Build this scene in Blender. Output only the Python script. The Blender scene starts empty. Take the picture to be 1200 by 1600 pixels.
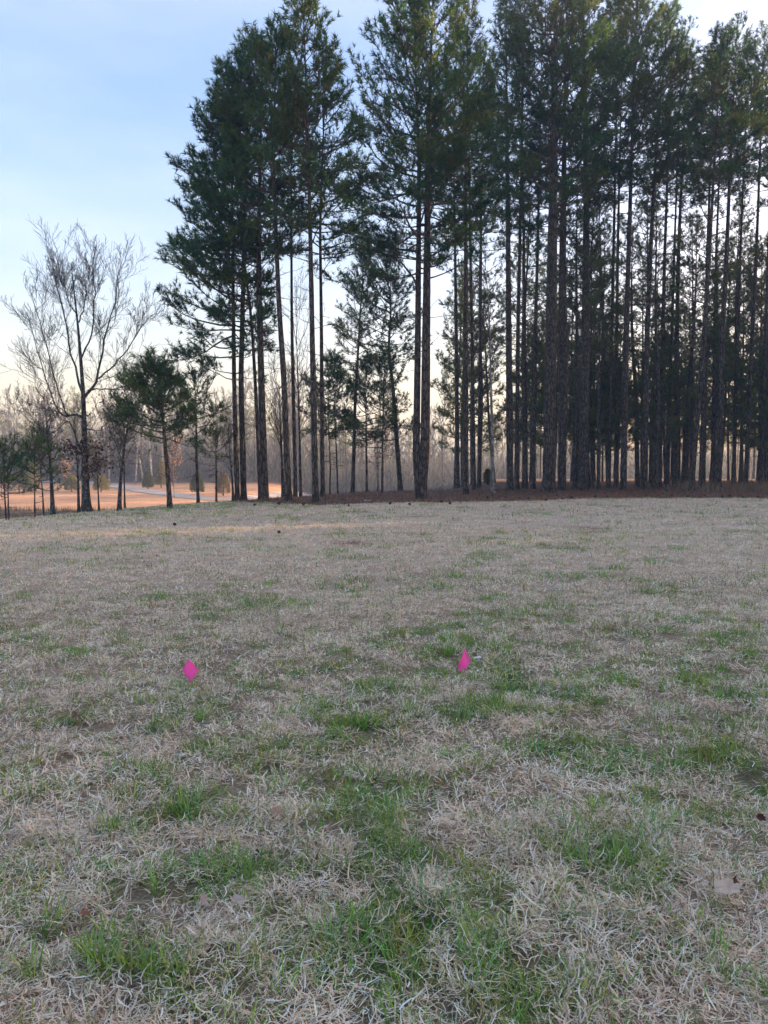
import bpy, math, random
import numpy as np

# ------------------------------------------------------------------ camera, world, sun, exposure
sc = bpy.context.scene
F, CX, CY = 1200.0, 600.0, 800.0            # the photograph's focal length and centre in its own pixels
PITCH, CAMH = math.radians(2.96), 1.5
cam_data = bpy.data.cameras.new('camera')
cam = bpy.data.objects.new('camera', cam_data)
sc.collection.objects.link(cam)
cam.location = (0, 0, CAMH)
cam.rotation_euler = (math.pi / 2 - PITCH, 0, 0)
cam_data.sensor_fit = 'HORIZONTAL'
cam_data.sensor_width = 36.0
cam_data.lens = 36.0
cam_data.clip_start = 0.05
cam_data.clip_end = 3000
sc.camera = cam

SUN_AZ, SUN_EL = math.radians(74), math.radians(7.0)
world = bpy.data.worlds.new('World')
sc.world = world
world.use_nodes = True
wn = world.node_tree
bg = wn.nodes['Background']
sky = wn.nodes.new('ShaderNodeTexSky')
sky.sky_type = 'NISHITA'
sky.sun_disc = False
sky.sun_elevation = SUN_EL
sky.sun_rotation = SUN_AZ
sky.air_density = 1.0
sky.dust_density = 5.0
sky.ozone_density = 1.5
gam = wn.nodes.new('ShaderNodeGamma')
gam.inputs[1].default_value = 1.0
hsv = wn.nodes.new('ShaderNodeHueSaturation')
hsv.inputs['Saturation'].default_value = 1.3
tint = wn.nodes.new('ShaderNodeMix')
tint.data_type = 'RGBA'
tint.blend_type = 'MULTIPLY'
tint.inputs['Factor'].default_value = 1.0
tint.inputs['B'].default_value = (1.10, 0.945, 1.02, 1)
# a thin high veil of cloud, the same over the whole sky
wtc = wn.nodes.new('ShaderNodeTexCoord')
wmap = wn.nodes.new('ShaderNodeMapping')
wmap.inputs['Scale'].default_value = (1.0, 1.6, 4.5)
wmap.inputs['Rotation'].default_value = (0.15, 0.25, 0.4)
wno = wn.nodes.new('ShaderNodeTexNoise')
wno.inputs['Scale'].default_value = 1.7
wno.inputs['Detail'].default_value = 5
wno.inputs['Roughness'].default_value = 0.5
wra = wn.nodes.new('ShaderNodeMapRange')
wra.inputs[1].default_value = 0.42
wra.inputs[2].default_value = 0.75
wra.inputs[3].default_value = 0.0
wra.inputs[4].default_value = 0.22
veil = wn.nodes.new('ShaderNodeMix')
veil.data_type = 'RGBA'
veil.inputs['B'].default_value = (2.3, 2.15, 2.2, 1)
L = wn.links.new
L(sky.outputs[0], gam.inputs[0])
L(gam.outputs[0], hsv.inputs['Color'])
L(hsv.outputs[0], tint.inputs['A'])
L(wtc.outputs['Generated'], wmap.inputs[0])
L(wmap.outputs[0], wno.inputs['Vector'])
L(wno.outputs[0], wra.inputs[0])
L(wra.outputs[0], veil.inputs['Factor'])
L(tint.outputs['Result'], veil.inputs['A'])
L(veil.outputs['Result'], bg.inputs[0])
bg.inputs[1].default_value = 0.12

sun_data = bpy.data.lights.new('sun', 'SUN')
sun_data.energy = 5.0
sun_data.angle = math.radians(0.6)
sun_data.color = (1.0, 0.66, 0.40)
sun = bpy.data.objects.new('sun', sun_data)
sc.collection.objects.link(sun)
sun.rotation_euler = (math.pi / 2 - SUN_EL, 0, math.pi - SUN_AZ)

vs = sc.view_settings
vs.view_transform = 'Standard'
vs.look = 'None'
vs.gamma = 1.0
vs.use_curve_mapping = False
vs.exposure = 2.75
sc.cycles.max_bounces = 7
sc.cycles.diffuse_bounces = 5
sc.cycles.glossy_bounces = 2
sc.cycles.transmission_bounces = 3
sc.cycles.volume_bounces = 0
sc.cycles.transparent_max_bounces = 4
sc.cycles.use_denoising = True
sc.cycles.use_adaptive_sampling = True
sc.cycles.adaptive_threshold = 0.015
sc.cycles.sample_clamp_indirect = 4

# ------------------------------------------------------------------ helpers
rng = np.random.default_rng(7)
random.seed(7)
COL = sc.collection


def S(a, b, x):
    t = np.clip((np.asarray(x, float) - a) / (b - a), 0, 1)
    return t * t * (3 - 2 * t)


def vnoise(x, y, seed=0):
    x = np.asarray(x, float); y = np.asarray(y, float)
    xi = np.floor(x).astype(np.int64); yi = np.floor(y).astype(np.int64)
    fx, fy = x - xi, y - yi
    fx = fx * fx * (3 - 2 * fx); fy = fy * fy * (3 - 2 * fy)

    def h(i, j):
        n = (i * 374761393 + j * 668265263 + seed * 1442695041) & 0x7fffffff
        n = ((n ^ (n >> 13)) * 1274126177) & 0x7fffffff
        return ((n ^ (n >> 16)) & 0xffff) / 65535.0
    return (h(xi, yi) * (1 - fx) + h(xi + 1, yi) * fx) * (1 - fy) + (h(xi, yi + 1) * (1 - fx) + h(xi + 1, yi + 1) * fx) * fy


def fbm(x, y, seed=0, o=4):
    s, a, t = 0, 0.5, 0
    for k in range(o):
        s = s + a * vnoise(np.asarray(x) * 2 ** k, np.asarray(y) * 2 ** k, seed + k * 17)
        t += a; a *= 0.5
    return s / t


def ray(x, y):
    dx, dy = (x - CX) / F, (CY - y) / F
    c, s = math.cos(PITCH), math.sin(PITCH)
    return (dx, c + dy * s, -s + dy * c)


def at_depth(x, y, Y):
    d = ray(x, y); t = Y / d[1]
    return np.array([d[0] * t, Y, CAMH + d[2] * t])


# ---- terrain: a lawn, the wooded rise on the right, the valley on the left and the far hill
def valley(X, Y):
    lf = S(-9, -20, X)
    z = -2.6 + (0.044 * np.clip(Y - 82, 0, 50) + 0.05 * np.clip(Y - 132, 0, 400)) * lf + (-1.2 * S(60, 90, Y) + 0.04 * np.clip(Y - 150, 0, 400)) * (1 - lf)
    z = z + 0.5 * (fbm(X / 30, Y / 30, 5, 2) - 0.5) * S(84, 100, Y)
    pond = S(1.0, 0.72, np.hypot((X + 46) / 25, (Y - 66) / 16.5))
    return z - 0.75 * pond


def gz(X, Y, fine=True):
    X = np.asarray(X, float); Y = np.asarray(Y, float)
    f = 0.3 * S(8, 32, Y) + 0.35 * S(34, 72, Y) * S(-6, 12, X)
    f = f - 1.15 * S(-4, -22, X) * S(9, 36, Y) - 0.9 * S(-20, -45, X)
    Yc = 32.5 + 15.5 * S(-7, 1, X) + 55 * S(3, 16, X)
    w = S(Yc, Yc + 27, Y)
    z = f * (1 - w) + valley(X, Y) * w
    if fine:
        k = 1 - S(30, 60, Y)
        z = z + k * (0.05 * (fbm(X / 1.7, Y / 1.7, 3, 2) - 0.5) + 0.035 * (fbm(X / 0.35, Y / 0.35, 9, 2) - 0.5))
    return z


def on_ground(x, y):
    d = ray(x, y)
    Y = np.concatenate([np.arange(1, 30, 0.02), np.arange(30, 260, 0.05)])
    X = d[0] / d[1] * Y
    h = CAMH + d[2] / d[1] * Y - gz(X, Y, False)
    i = np.argmax(h < 0) if (h < 0).any() else len(Y) - 1
    if Y[i] > 54:                       # the sight line skims over the brow of the lawn: stand on the brow
        k = np.where((Y > 24) & (Y < 54))[0]
        i = k[np.argmin(h[k] / Y[k])]
    return np.array([X[i], Y[i], float(gz(X[i], Y[i], True))])


# ---- meshes
def mk_mesh(name, V, T, mat, col=None, smooth=False):
    V = np.ascontiguousarray(V, np.float32); T = np.ascontiguousarray(T, np.int32)
    me = bpy.data.meshes.new(name)
    me.vertices.add(len(V)); me.vertices.foreach_set('co', V.ravel())
    me.loops.add(T.size); me.loops.foreach_set('vertex_index', T.ravel())
    me.polygons.add(len(T)); me.polygons.foreach_set('loop_start', np.arange(len(T), dtype=np.int32) * 3)
    me.polygons.foreach_set('use_smooth', np.full(len(T), smooth, bool))
    if col is not None:
        a = me.color_attributes.new('col', 'FLOAT_COLOR', 'POINT')
        c = np.ones((len(V), 4), np.float32); c[:, :3] = col
        a.data.foreach_set('color', c.ravel())
    me.update(calc_edges=True)
    me.materials.append(mat)
    return me


def cat(parts):
    """join (V, T[, C]) tuples"""
    Vs, Ts, Cs, n = [], [], [], 0
    for p in parts:
        Vs.append(p[0]); Ts.append(p[1] + n); n += len(p[0])
        if len(p) > 2: Cs.append(p[2])
    return np.concatenate(Vs), np.concatenate(Ts), (np.concatenate(Cs) if Cs else None)


def tubes(P, R, sides=4, cap=False):
    """P [B,K,3], R [B,K] -> V, T"""
    P = np.asarray(P, float); R = np.asarray(R, float)
    B, K = P.shape[:2]
    tan = np.gradient(P, axis=1)
    tan /= np.linalg.norm(tan, axis=2, keepdims=True) + 1e-9
    ov = P[:, -1] - P[:, 0]
    ref = np.where((np.abs(ov[:, 2]) > 0.8 * np.linalg.norm(ov, axis=1))[:, None], np.array([1.0, 0, 0]), np.array([0, 0, 1.0]))[:, None, :]
    a = np.cross(tan, np.broadcast_to(ref, tan.shape)); a /= np.linalg.norm(a, axis=2, keepdims=True) + 1e-9
    b = np.cross(tan, a)
    th = np.arange(sides) * 2 * math.pi / sides
    ring = a[:, :, None, :] * np.cos(th)[None, None, :, None] + b[:, :, None, :] * np.sin(th)[None, None, :, None]
    V = P[:, :, None, :] + ring * R[:, :, None, None]
    idx = np.arange(B * K * sides).reshape(B, K, sides)
    i0 = idx[:, :-1, :]; i1 = idx[:, 1:, :]
    j0 = np.roll(i0, -1, axis=2); j1 = np.roll(i1, -1, axis=2)
    T = np.concatenate([np.stack([i0, i1, j1], -1).reshape(-1, 3), np.stack([i0, j1, j0], -1).reshape(-1, 3)])
    return V.reshape(-1, 3), T


def link(o):
    COL.objects.link(o); return o


def part(name, me, parent, label=None):
    o = link(bpy.data.objects.new(name, me)); o.parent = parent
    if label: o['label'] = label
    return o


def tag(o, label, cat_, group=None, kind=None):
    if label: o['label'] = label
    if cat_: o['category'] = cat_
    if group: o['group'] = group
    if kind: o['kind'] = kind
    return o


def thing(name, label, cat_, loc, group=None):
    o = link(bpy.data.objects.new(name, None)); o.location = loc
    o.empty_display_size = 0.3
    return tag(o, label, cat_, group)


def clone(root, loc, rotz=0, scale=(1, 1, 1), label=None, group=None, tilt=(0, 0)):
    r = link(root.copy()); r.location = loc; r.rotation_euler = (tilt[0], tilt[1], rotz); r.scale = scale
    if label: r['label'] = label
    if group: r['group'] = group
    for ch in list(root.children):
        c = link(ch.copy()); c.parent = r
        for g in list(ch.children):
            d = link(g.copy()); d.parent = c
    return r


# ---- materials
def new_mat(name):
    m = bpy.data.materials.new(name); m.use_nodes = True
    nt = m.node_tree
    b = nt.nodes['Principled BSDF']
    b.inputs['Specular IOR Level'].default_value = 0.2
    return m, nt, b


def nd(nt, kind, **kw):
    n = nt.nodes.new(kind)
    for k, v in kw.items():
        if k in n.inputs: n.inputs[k].default_value = v
        else: setattr(n, k, v)
    return n


def mixc(nt, fac, a, b, mode='MIX'):
    m = nt.nodes.new('ShaderNodeMix'); m.data_type = 'RGBA'; m.blend_type = mode
    for key, v in (('Factor', fac), ('A', a), ('B', b)):
        if hasattr(v, 'links') or hasattr(v, 'is_linked'): nt.links.new(v, m.inputs[key])
        elif key == 'Factor': m.inputs[key].default_value = v
        else: m.inputs[key].default_value = (*v, 1)
    return m.outputs['Result']


def mrange(nt, v, a, b, c=0.0, d=1.0):
    m = nt.nodes.new('ShaderNodeMapRange')
    for i, x in enumerate((a, b, c, d)): m.inputs[i + 1].default_value = x
    nt.links.new(v, m.inputs[0])
    return m.outputs[0]


def bark_material(name, plate, furrow, lichen, sx=9.0, sz=2.4, bump=0.9, lich=0.62):
    m, nt, b = new_mat(name)
    tc = nd(nt, 'ShaderNodeTexCoord')
    mp = nd(nt, 'ShaderNodeMapping'); mp.inputs['Scale'].default_value = (sx, sx, sz)
    nt.links.new(tc.outputs['Object'], mp.inputs[0])
    wob = nd(nt, 'ShaderNodeTexNoise', Scale=1.4, Detail=3.0)
    nt.links.new(mp.outputs[0], wob.inputs['Vector'])
    vadd = nt.nodes.new('ShaderNodeVectorMath'); vadd.operation = 'MULTIPLY_ADD'
    vadd.inputs[1].default_value = (0.7, 0.7, 0.7)
    nt.links.new(wob.outputs['Color'], vadd.inputs[0]); nt.links.new(mp.outputs[0], vadd.inputs[2])
    vo = nd(nt, 'ShaderNodeTexVoronoi', feature='DISTANCE_TO_EDGE', Scale=1.0)
    nt.links.new(vadd.outputs[0], vo.inputs['Vector'])
    vc = nd(nt, 'ShaderNodeTexVoronoi', feature='F1', Scale=1.0)
    nt.links.new(vadd.outputs[0], vc.inputs['Vector'])
    edge = mrange(nt, vo.outputs['Distance'], 0.02, 0.22)
    cellv = nt.nodes.new('ShaderNodeSeparateColor'); nt.links.new(vc.outputs['Color'], cellv.inputs[0])
    p2 = tuple(min(1, c * 1.55) for c in plate)
    pl = mixc(nt, cellv.outputs[0], plate, p2)
    colr = mixc(nt, edge, furrow, pl)
    ln = nd(nt, 'ShaderNodeTexNoise', Scale=11.0, Detail=4.0, Roughness=0.7)
    nt.links.new(tc.outputs['Object'], ln.inputs['Vector'])
    colr = mixc(nt, mrange(nt, ln.outputs[0], lich, lich + 0.06), colr, lichen)
    nt.links.new(colr, b.inputs['Base Color'])
    b.inputs['Roughness'].default_value = 0.9
    bp = nd(nt, 'ShaderNodeBump', Strength=bump, Distance=0.03)
    nt.links.new(edge, bp.inputs['Height']); nt.links.new(bp.outputs[0], b.inputs['Normal'])
    return m


def leaf_material(name, trans=0.3, rough=0.55, spec=0.25):
    m, nt, b = new_mat(name)
    at = nd(nt, 'ShaderNodeAttribute', attribute_name='col')
    b.inputs['Roughness'].default_value = rough
    b.inputs['Specular IOR Level'].default_value = spec
    nt.links.new(at.outputs['Color'], b.inputs['Base Color'])
    tr = nd(nt, 'ShaderNodeBsdfTranslucent')
    hs = nd(nt, 'ShaderNodeHueSaturation', Saturation=1.15, Value=1.25)
    nt.links.new(at.outputs['Color'], hs.inputs['Color'])
    nt.links.new(hs.outputs[0], tr.inputs[0])
    mx = nd(nt, 'ShaderNodeMixShader'); mx.inputs[0].default_value = trans
    nt.links.new(b.outputs[0], mx.inputs[1]); nt.links.new(tr.outputs[0], mx.inputs[2])
    nt.links.new(mx.outputs[0], nt.nodes['Material Output'].inputs['Surface'])
    return m


def plain_material(name, color, rough=0.8, var=0.3, scale=6.0):
    m, nt, b = new_mat(name)
    tc = nd(nt, 'ShaderNodeTexCoord')
    no = nd(nt, 'ShaderNodeTexNoise', Scale=scale, Detail=4.0)
    nt.links.new(tc.outputs['Object'], no.inputs['Vector'])
    c = mixc(nt, no.outputs[0], tuple(x * (1 - var) for x in color), tuple(min(1, x * (1 + var)) for x in color))
    nt.links.new(c, b.inputs['Base Color'])
    b.inputs['Roughness'].default_value = rough
    return m


M_PINE = bark_material('pine_bark', (0.108, 0.082, 0.064), (0.026, 0.020, 0.017), (0.26, 0.27, 0.26))
M_GREYBARK = bark_material('grey_bark', (0.085, 0.072, 0.062), (0.03, 0.026, 0.023), (0.30, 0.30, 0.28), 6, 2.5, 0.5, 0.58)
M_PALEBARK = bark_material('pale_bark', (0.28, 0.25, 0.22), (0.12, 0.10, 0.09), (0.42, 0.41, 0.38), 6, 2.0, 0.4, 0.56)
M_TWIG = plain_material('twig_bark', (0.085, 0.062, 0.052), 0.9, 0.3, 3)
M_OAKTWIG = plain_material('oak_twig_bark', (0.135, 0.105, 0.092), 0.9, 0.3, 3)
M_FARTWIG = plain_material('far_hazed_twig_bark', (0.085, 0.085, 0.092), 0.95, 0.3, 1)  # bluish grey of distant shade and haze put into the twig colour
M_FARBARK = bark_material('far_hazed_bark', (0.11, 0.105, 0.105), (0.05, 0.048, 0.05), (0.22, 0.21, 0.2), 6, 2.0, 0.3, 0.6)  # bark greyed so its colour carries distant shade and haze
M_NEEDLE = leaf_material('pine_needles', 0.3, 0.7, 0.12)
M_LEAF = leaf_material('dead_leaves', 0.3, 0.7, 0.15)
M_GRASS = leaf_material('grass_blades', 0.22, 0.5, 0.35)

# ------------------------------------------------------------------ ground
# the front edge of the pine straw, traced in the photograph and taken to the ground
EDGE = np.array([on_ground(x, y)[:2] for x, y in ((352, 785), (420, 787), (500, 790), (600, 786), (700, 785), (800, 783), (900, 780), (1000, 778), (1100, 778), (1200, 779))])
_o = np.argsort(EDGE[:, 0])
EDGE = EDGE[_o]


def straw_mask(X, Y):
    e = np.interp(X, EDGE[:, 0], EDGE[:, 1]) + 2.2 * (fbm(X / 1.3, Y / 1.3, 21, 3) - 0.5)
    m = S(-0.35, 0.45, Y - e)
    left = -6.4 - (Y - 30) * 0.12 + 1.5 * (fbm(X / 2, Y / 2, 31, 2) - 0.5)
    m = m * S(-0.5, 0.6, X - left)
    return m * (1 - S(100, 130, Y))


# green patches in the lawn: (pixel x, y, half width px, half height px, strength)
PATCH = [(525, 1135, 100, 38, 1.0), (712, 1010, 44, 20, 1.1), (735, 1050, 40, 22, .9), (1130, 1010, 75, 30, .8), (1000, 1060, 90, 25, .5),
         (770, 1110, 110, 30, .8), (1010, 1165, 90, 30, .7), (1130, 1090, 70, 30, .8), (190, 1292, 34, 24, 1.2), (285, 1265, 34, 18, .9),
         (100, 1545, 55, 48, 1.1), (175, 1480, 60, 40, .9), (245, 1525, 60, 32, 1.1), (130, 1340, 60, 40, .7), (330, 1375, 110, 35, .8),
         (290, 1130, 32, 16, .9), (350, 790, 170, 5, 1.2), (95, 856, 40, 6, .9), (215, 853, 30, 6, .9), (530, 920, 36, 9, 1.0), (640, 925, 20, 7, .6),
         (440, 1062, 60, 22, .6), (520, 1265, 50, 25, .7), (960, 1350, 55, 35, .9), (640, 1180, 40, 25, .7), (800, 805, 30, 4, 1.0), (850, 803, 14, 3, .8),
         (1060, 803, 12, 3, .8), (1150, 803, 35, 4, .9), (770, 938, 26, 6, .8), (970, 985, 70, 14, .6), (930, 1245, 80, 30, .6), (700, 1500, 160, 70, .5),
         (1150, 1180, 60, 30, .5), (150, 1230, 110, 25, .4), (40, 1440, 60, 40, .5), (780, 1540, 70, 40, .7), (560, 1080, 60, 20, .5), (700, 1330, 120, 50, .5),
         (300, 805, 120, 6, .6), (170, 800, 60, 4, .5), (890, 855, 30, 5, .5), (1010, 880, 30, 5, .4), (560, 800, 60, 4, .7), (480, 810, 80, 6, .5)]
PW = []
for (px, py, hw, hh, st) in PATCH:
    c = on_ground(px, py); e = on_ground(px + hw, py); u = on_ground(px, py - hh); d = on_ground(px, py + hh)
    PW.append((c[0], c[1], abs(e[0] - c[0]), 0.5 * abs(u[1] - d[1]) + 0.05, st))
SOIL = [(950, 985, 26, 5), (545, 848, 30, 5), (262, 1498, 22, 8), (222, 801, 12, 2), (920, 825, 22, 3), (480, 820, 10, 2), (660, 1120, 10, 4)]
SW = []
for (px, py, hw, hh) in SOIL:
    c = on_ground(px, py); e = on_ground(px + hw, py); u = on_ground(px, py - hh); d = on_ground(px, py + hh)
    SW.append((c[0], c[1], abs(e[0] - c[0]), 0.5 * abs(u[1] - d[1]) + 0.03, 1))


def blobs(X, Y, lst):
    g = np.zeros_like(np.asarray(X, float))
    for (cx, cy, rx, ry, st) in lst:
        g = g + st * np.exp(-(((X - cx) / rx) ** 2 + ((Y - cy) / ry) ** 2) * 1.2)
    return g


def green_at(X, Y):
    n = fbm(X / 0.9, Y / 0.9, 41, 3); n2 = fbm(X / 0.19, Y / 0.19, 47, 2)
    g = 1.0 * S(0.52, 0.80, n) * S(0.3, 0.62, n2) * (0.5 + 0.5 * (1 - S(4, 10, Y)))
    g = g + 0.24 * (1 - S(3.0, 9.5, Y)) * S(0.40, 0.66, n2) + 0.05
    return np.clip(g + 0.75 * blobs(X, Y, PW) * S(0.36, 0.66, n2) + 0.16 * S(0.45, 0.75, fbm(X / 0.16, Y / 0.16, 49, 2)) * (1 - S(5, 12, Y)), 0, 0.85)


def axis(lo, hi, segs):
    """non-uniform coordinates: list of (from, to, step)"""
    return np.unique(np.concatenate([np.arange(a, b, s) for a, b, s in segs] + [[hi]]))


gx = axis(-300, 300, [(-300, -60, 12), (-60, -24, 2), (-24, 24, 0.3), (24, 60, 2), (60, 300, 12)])
gy = axis(-60, 520, [(-60, -4, 8), (-4, 1, 1), (1, 40, 0.26), (40, 60, 0.8), (60, 140, 2.0), (140, 520, 14)])
GX, GY = np.meshgrid(gx, gy)
GX, GY = GX.ravel(), GY.ravel()
GZ = gz(GX, GY)
n = np.arange(len(GX)).reshape(len(gy), len(gx))
a, b_, c_, d_ = n[:-1, :-1].ravel(), n[:-1, 1:].ravel(), n[1:, 1:].ravel(), n[1:, :-1].ravel()
GT = np.concatenate([np.stack([a, b_, c_], 1), np.stack([a, c_, d_], 1)])
g = green_at(GX, GY)[:, None]
lawn = np.array([0.38, 0.29, 0.205]) * (1 - g) + np.array([0.085, 0.105, 0.045]) * g
lawn = lawn * (0.75 + 0.5 * fbm(GX / 0.6, GY / 0.6, 55, 3))[:, None]
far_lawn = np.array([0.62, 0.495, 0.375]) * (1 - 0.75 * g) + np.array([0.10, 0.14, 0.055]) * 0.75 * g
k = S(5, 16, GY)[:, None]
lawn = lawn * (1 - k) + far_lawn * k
so = np.clip(blobs(GX, GY, SW), 0, 1)[:, None]
lawn = lawn * (1 - so) + np.array([0.23, 0.10, 0.055]) * so
st = straw_mask(GX, GY)[:, None]
strawc = np.array([0.135, 0.075, 0.052]) * (0.7 + 0.6 * fbm(GX / 0.5, GY / 0.5, 61, 3))[:, None]
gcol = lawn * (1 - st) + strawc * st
vf = np.array([0.54, 0.32, 0.185]) * (0.75 + 0.5 * fbm(GX / 4, GY / 4, 71, 3))[:, None]
Ycr = 32.5 + 15.5 * S(-7, 1, GX) + 55 * S(3, 16, GX)
w = S(8, 16, GY - Ycr)[:, None]
lit_ = np.array([0.15, 0.105, 0.078]) * (0.75 + 0.5 * fbm(GX / 3, GY / 3, 73, 3))[:, None]
lm = S(-11, -17, GX + 3 * (fbm(GX / 6, GY / 6, 79, 2) - 0.5))[:, None]
vf = vf * lm + lit_ * (1 - lm)
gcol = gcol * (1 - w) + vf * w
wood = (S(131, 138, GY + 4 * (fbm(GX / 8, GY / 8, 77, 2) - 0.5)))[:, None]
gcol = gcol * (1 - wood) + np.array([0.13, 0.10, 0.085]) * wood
pb = np.hypot((GX + 46) / 25, (GY - 66) / 16.5)
mud = (S(1.04, 0.97, pb))[:, None]
gcol = gcol * (1 - mud) + np.array([0.05, 0.04, 0.03]) * mud

m, nt, b = new_mat('ground_soil_and_thatch')
at = nd(nt, 'ShaderNodeAttribute', attribute_name='col')
tc = nd(nt, 'ShaderNodeTexCoord')
n1 = nd(nt, 'ShaderNodeTexNoise', Scale=55.0, Detail=6.0, Roughness=0.8)
nt.links.new(tc.outputs['Object'], n1.inputs['Vector'])
n2 = nd(nt, 'ShaderNodeTexNoise', Scale=2.2, Detail=5.0, Roughness=0.6)
nt.links.new(tc.outputs['Object'], n2.inputs['Vector'])
cc = mixc(nt, 1.0, at.outputs['Color'], mixc(nt, mrange(nt, n1.outputs[0], 0.3, 0.7), (0.35, 0.33, 0.30), (1.55, 1.52, 1.48)), 'MULTIPLY')
cc = mixc(nt, 1.0, cc, mixc(nt, mrange(nt, n2.outputs[0], 0.3, 0.7), (0.85, 0.82, 0.8), (1.15, 1.15, 1.15)), 'MULTIPLY')
nt.links.new(cc, b.inputs['Base Color'])
b.inputs['Roughness'].default_value = 0.95
bp = nd(nt, 'ShaderNodeBump', Strength=0.7, Distance=0.04)
nt.links.new(n1.outputs[0], bp.inputs['Height']); nt.links.new(bp.outputs[0], b.inputs['Normal'])
M_GROUND = m
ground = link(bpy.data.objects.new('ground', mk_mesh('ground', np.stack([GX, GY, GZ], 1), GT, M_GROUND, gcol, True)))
ground['kind'] = 'structure'

# ---- pond in the valley
m, nt, b = new_mat('pond_water')
b.inputs['Base Color'].default_value = (0.03, 0.03, 0.025, 1)
b.inputs['Roughness'].default_value = 0.06
b.inputs['Specular IOR Level'].default_value = 0.6
tc = nd(nt, 'ShaderNodeTexCoord')
no = nd(nt, 'ShaderNodeTexNoise', Scale=1.2, Detail=3.0)
nt.links.new(tc.outputs['Object'], no.inputs['Vector'])
bp = nd(nt, 'ShaderNodeBump', Strength=0.06, Distance=0.05)
nt.links.new(no.outputs[0], bp.inputs['Height']); nt.links.new(bp.outputs[0], b.inputs['Normal'])
th = np.arange(64) * 2 * math.pi / 64
PV = np.concatenate([[[0, 0, 0]], np.stack([np.cos(th) * 25 * 0.985, np.sin(th) * 16.5 * 0.985, 0 * th], 1)])
PT = np.array([(0, 1 + i, 1 + (i + 1) % 64) for i in range(64)])
pond = link(bpy.data.objects.new('pond', mk_mesh('pond', PV, PT, m)))
pond.location = (-46, 66, -2.78)
pond['kind'] = 'structure'

# ---- gravel lane curving through the valley
M_LANE = plain_material('pale_gravel', (0.40, 0.36, 0.32), 0.9, 0.2, 1.5)
lane_px = [(60, 752), (120, 753), (165, 757), (205, 763), (255, 771), (300, 777), (350, 781), (410, 780), (470, 776), (540, 771)]
lw = []
for (x, y) in lane_px:
    d = ray(x, y)
    Ys = np.arange(84, 190, 0.1); Xs = d[0] / d[1] * Ys
    h = CAMH + d[2] / d[1] * Ys - gz(Xs, Ys)
    i = np.argmax(h < 0) if (h < 0).any() else len(Ys) - 1
    lw.append((Xs[i], Ys[i]))
lw = np.array(lw)
tt = np.linspace(0, len(lw) - 1, 90)
lx = np.interp(tt, np.arange(len(lw)), lw[:, 0]); ly = np.interp(tt, np.arange(len(lw)), lw[:, 1])
for _ in range(6):
    lx[1:-1] = (lx[:-2] + lx[1:-1] * 2 + lx[2:]) / 4; ly[1:-1] = (ly[:-2] + ly[1:-1] * 2 + ly[2:]) / 4
LP = np.stack([lx, ly], 1); tn = np.gradient(LP, axis=0); tn /= np.linalg.norm(tn, axis=1, keepdims=True)
nr = np.stack([-tn[:, 1], tn[:, 0]], 1)
lv = []
for o in (-1.9, -0.9, 0, 0.9, 1.9):
    q = LP + nr * (o + 0.25 * (fbm(tt * 3, tt * 0 + o, 81, 2) - 0.5)[:, None])
    lv.append(np.stack([q[:, 0], q[:, 1], gz(q[:, 0], q[:, 1]) + 0.07 - 0.02 * abs(o) / 1.9], 1))
lv = np.array(lv)
ln_ = np.arange(5 * 90).reshape(5, 90)
a, b_, c_, d_ = ln_[:-1, :-1].ravel(), ln_[:-1, 1:].ravel(), ln_[1:, 1:].ravel(), ln_[1:, :-1].ravel()
lane = link(bpy.data.objects.new('gravel_lane', mk_mesh('gravel_lane', lv.reshape(-1, 3), np.concatenate([np.stack([a, b_, c_], 1), np.stack([a, c_, d_], 1)]), M_LANE, None, True)))
lane['kind'] = 'structure'


# ------------------------------------------------------------------ grass
def blades(X, Y, Ln, W, az, lean, bend, seg, col, tipcol=None, twist=None, lift=0.0, curl=None):
    n = len(X)
    Z = gz(X, Y) - 0.006 + lift
    P = [np.stack([X, Y, Z], 1)]
    th = lean.copy()
    azs = [az]
    for s in range(seg):
        azk = az if curl is None else az + curl * s
        azs.append(azk)
        ca, sa = np.cos(azk), np.sin(azk)
        d = np.stack([ca * np.sin(th), sa * np.sin(th), np.cos(th)], 1)
        P.append(P[-1] + d * (Ln / seg)[:, None])
        th = th + bend / seg
    tw = az + math.pi / 2 if twist is None else az + math.pi / 2 + twist
    side = np.stack([np.cos(tw), np.sin(tw), 0 * tw], 1)
    V, Cc = [], []
    wk = {1: [1.0], 2: [0.85, 1.0], 3: [0.75, 1.0, 0.75]}[seg]
    for s in range(seg):
        if curl is not None:
            tw = azs[s + 1] + math.pi / 2 + (0 if twist is None else twist)
            side = np.stack([np.cos(tw), np.sin(tw), 0 * tw], 1)
        V += [P[s] - side * (W * wk[s] / 2)[:, None], P[s] + side * (W * wk[s] / 2)[:, None]]
    V.append(P[seg])
    nv = 2 * seg + 1
    V = np.stack(V, 1)
    base = (np.arange(n) * nv)[:, None]
    T = []
    for s in range(seg - 1):
        T += [base + np.array([2 * s, 2 * s + 1, 2 * s + 3]), base + np.array([2 * s, 2 * s + 3, 2 * s + 2])]
    T.append(base + np.array([2 * seg - 2, 2 * seg - 1, 2 * seg]))
    C = np.repeat(col[:, None, :], nv, 1)
    if tipcol is not None: C[:, -1] = tipcol
    return V.reshape(-1, 3), np.concatenate(T), C.reshape(-1, 3)


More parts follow.
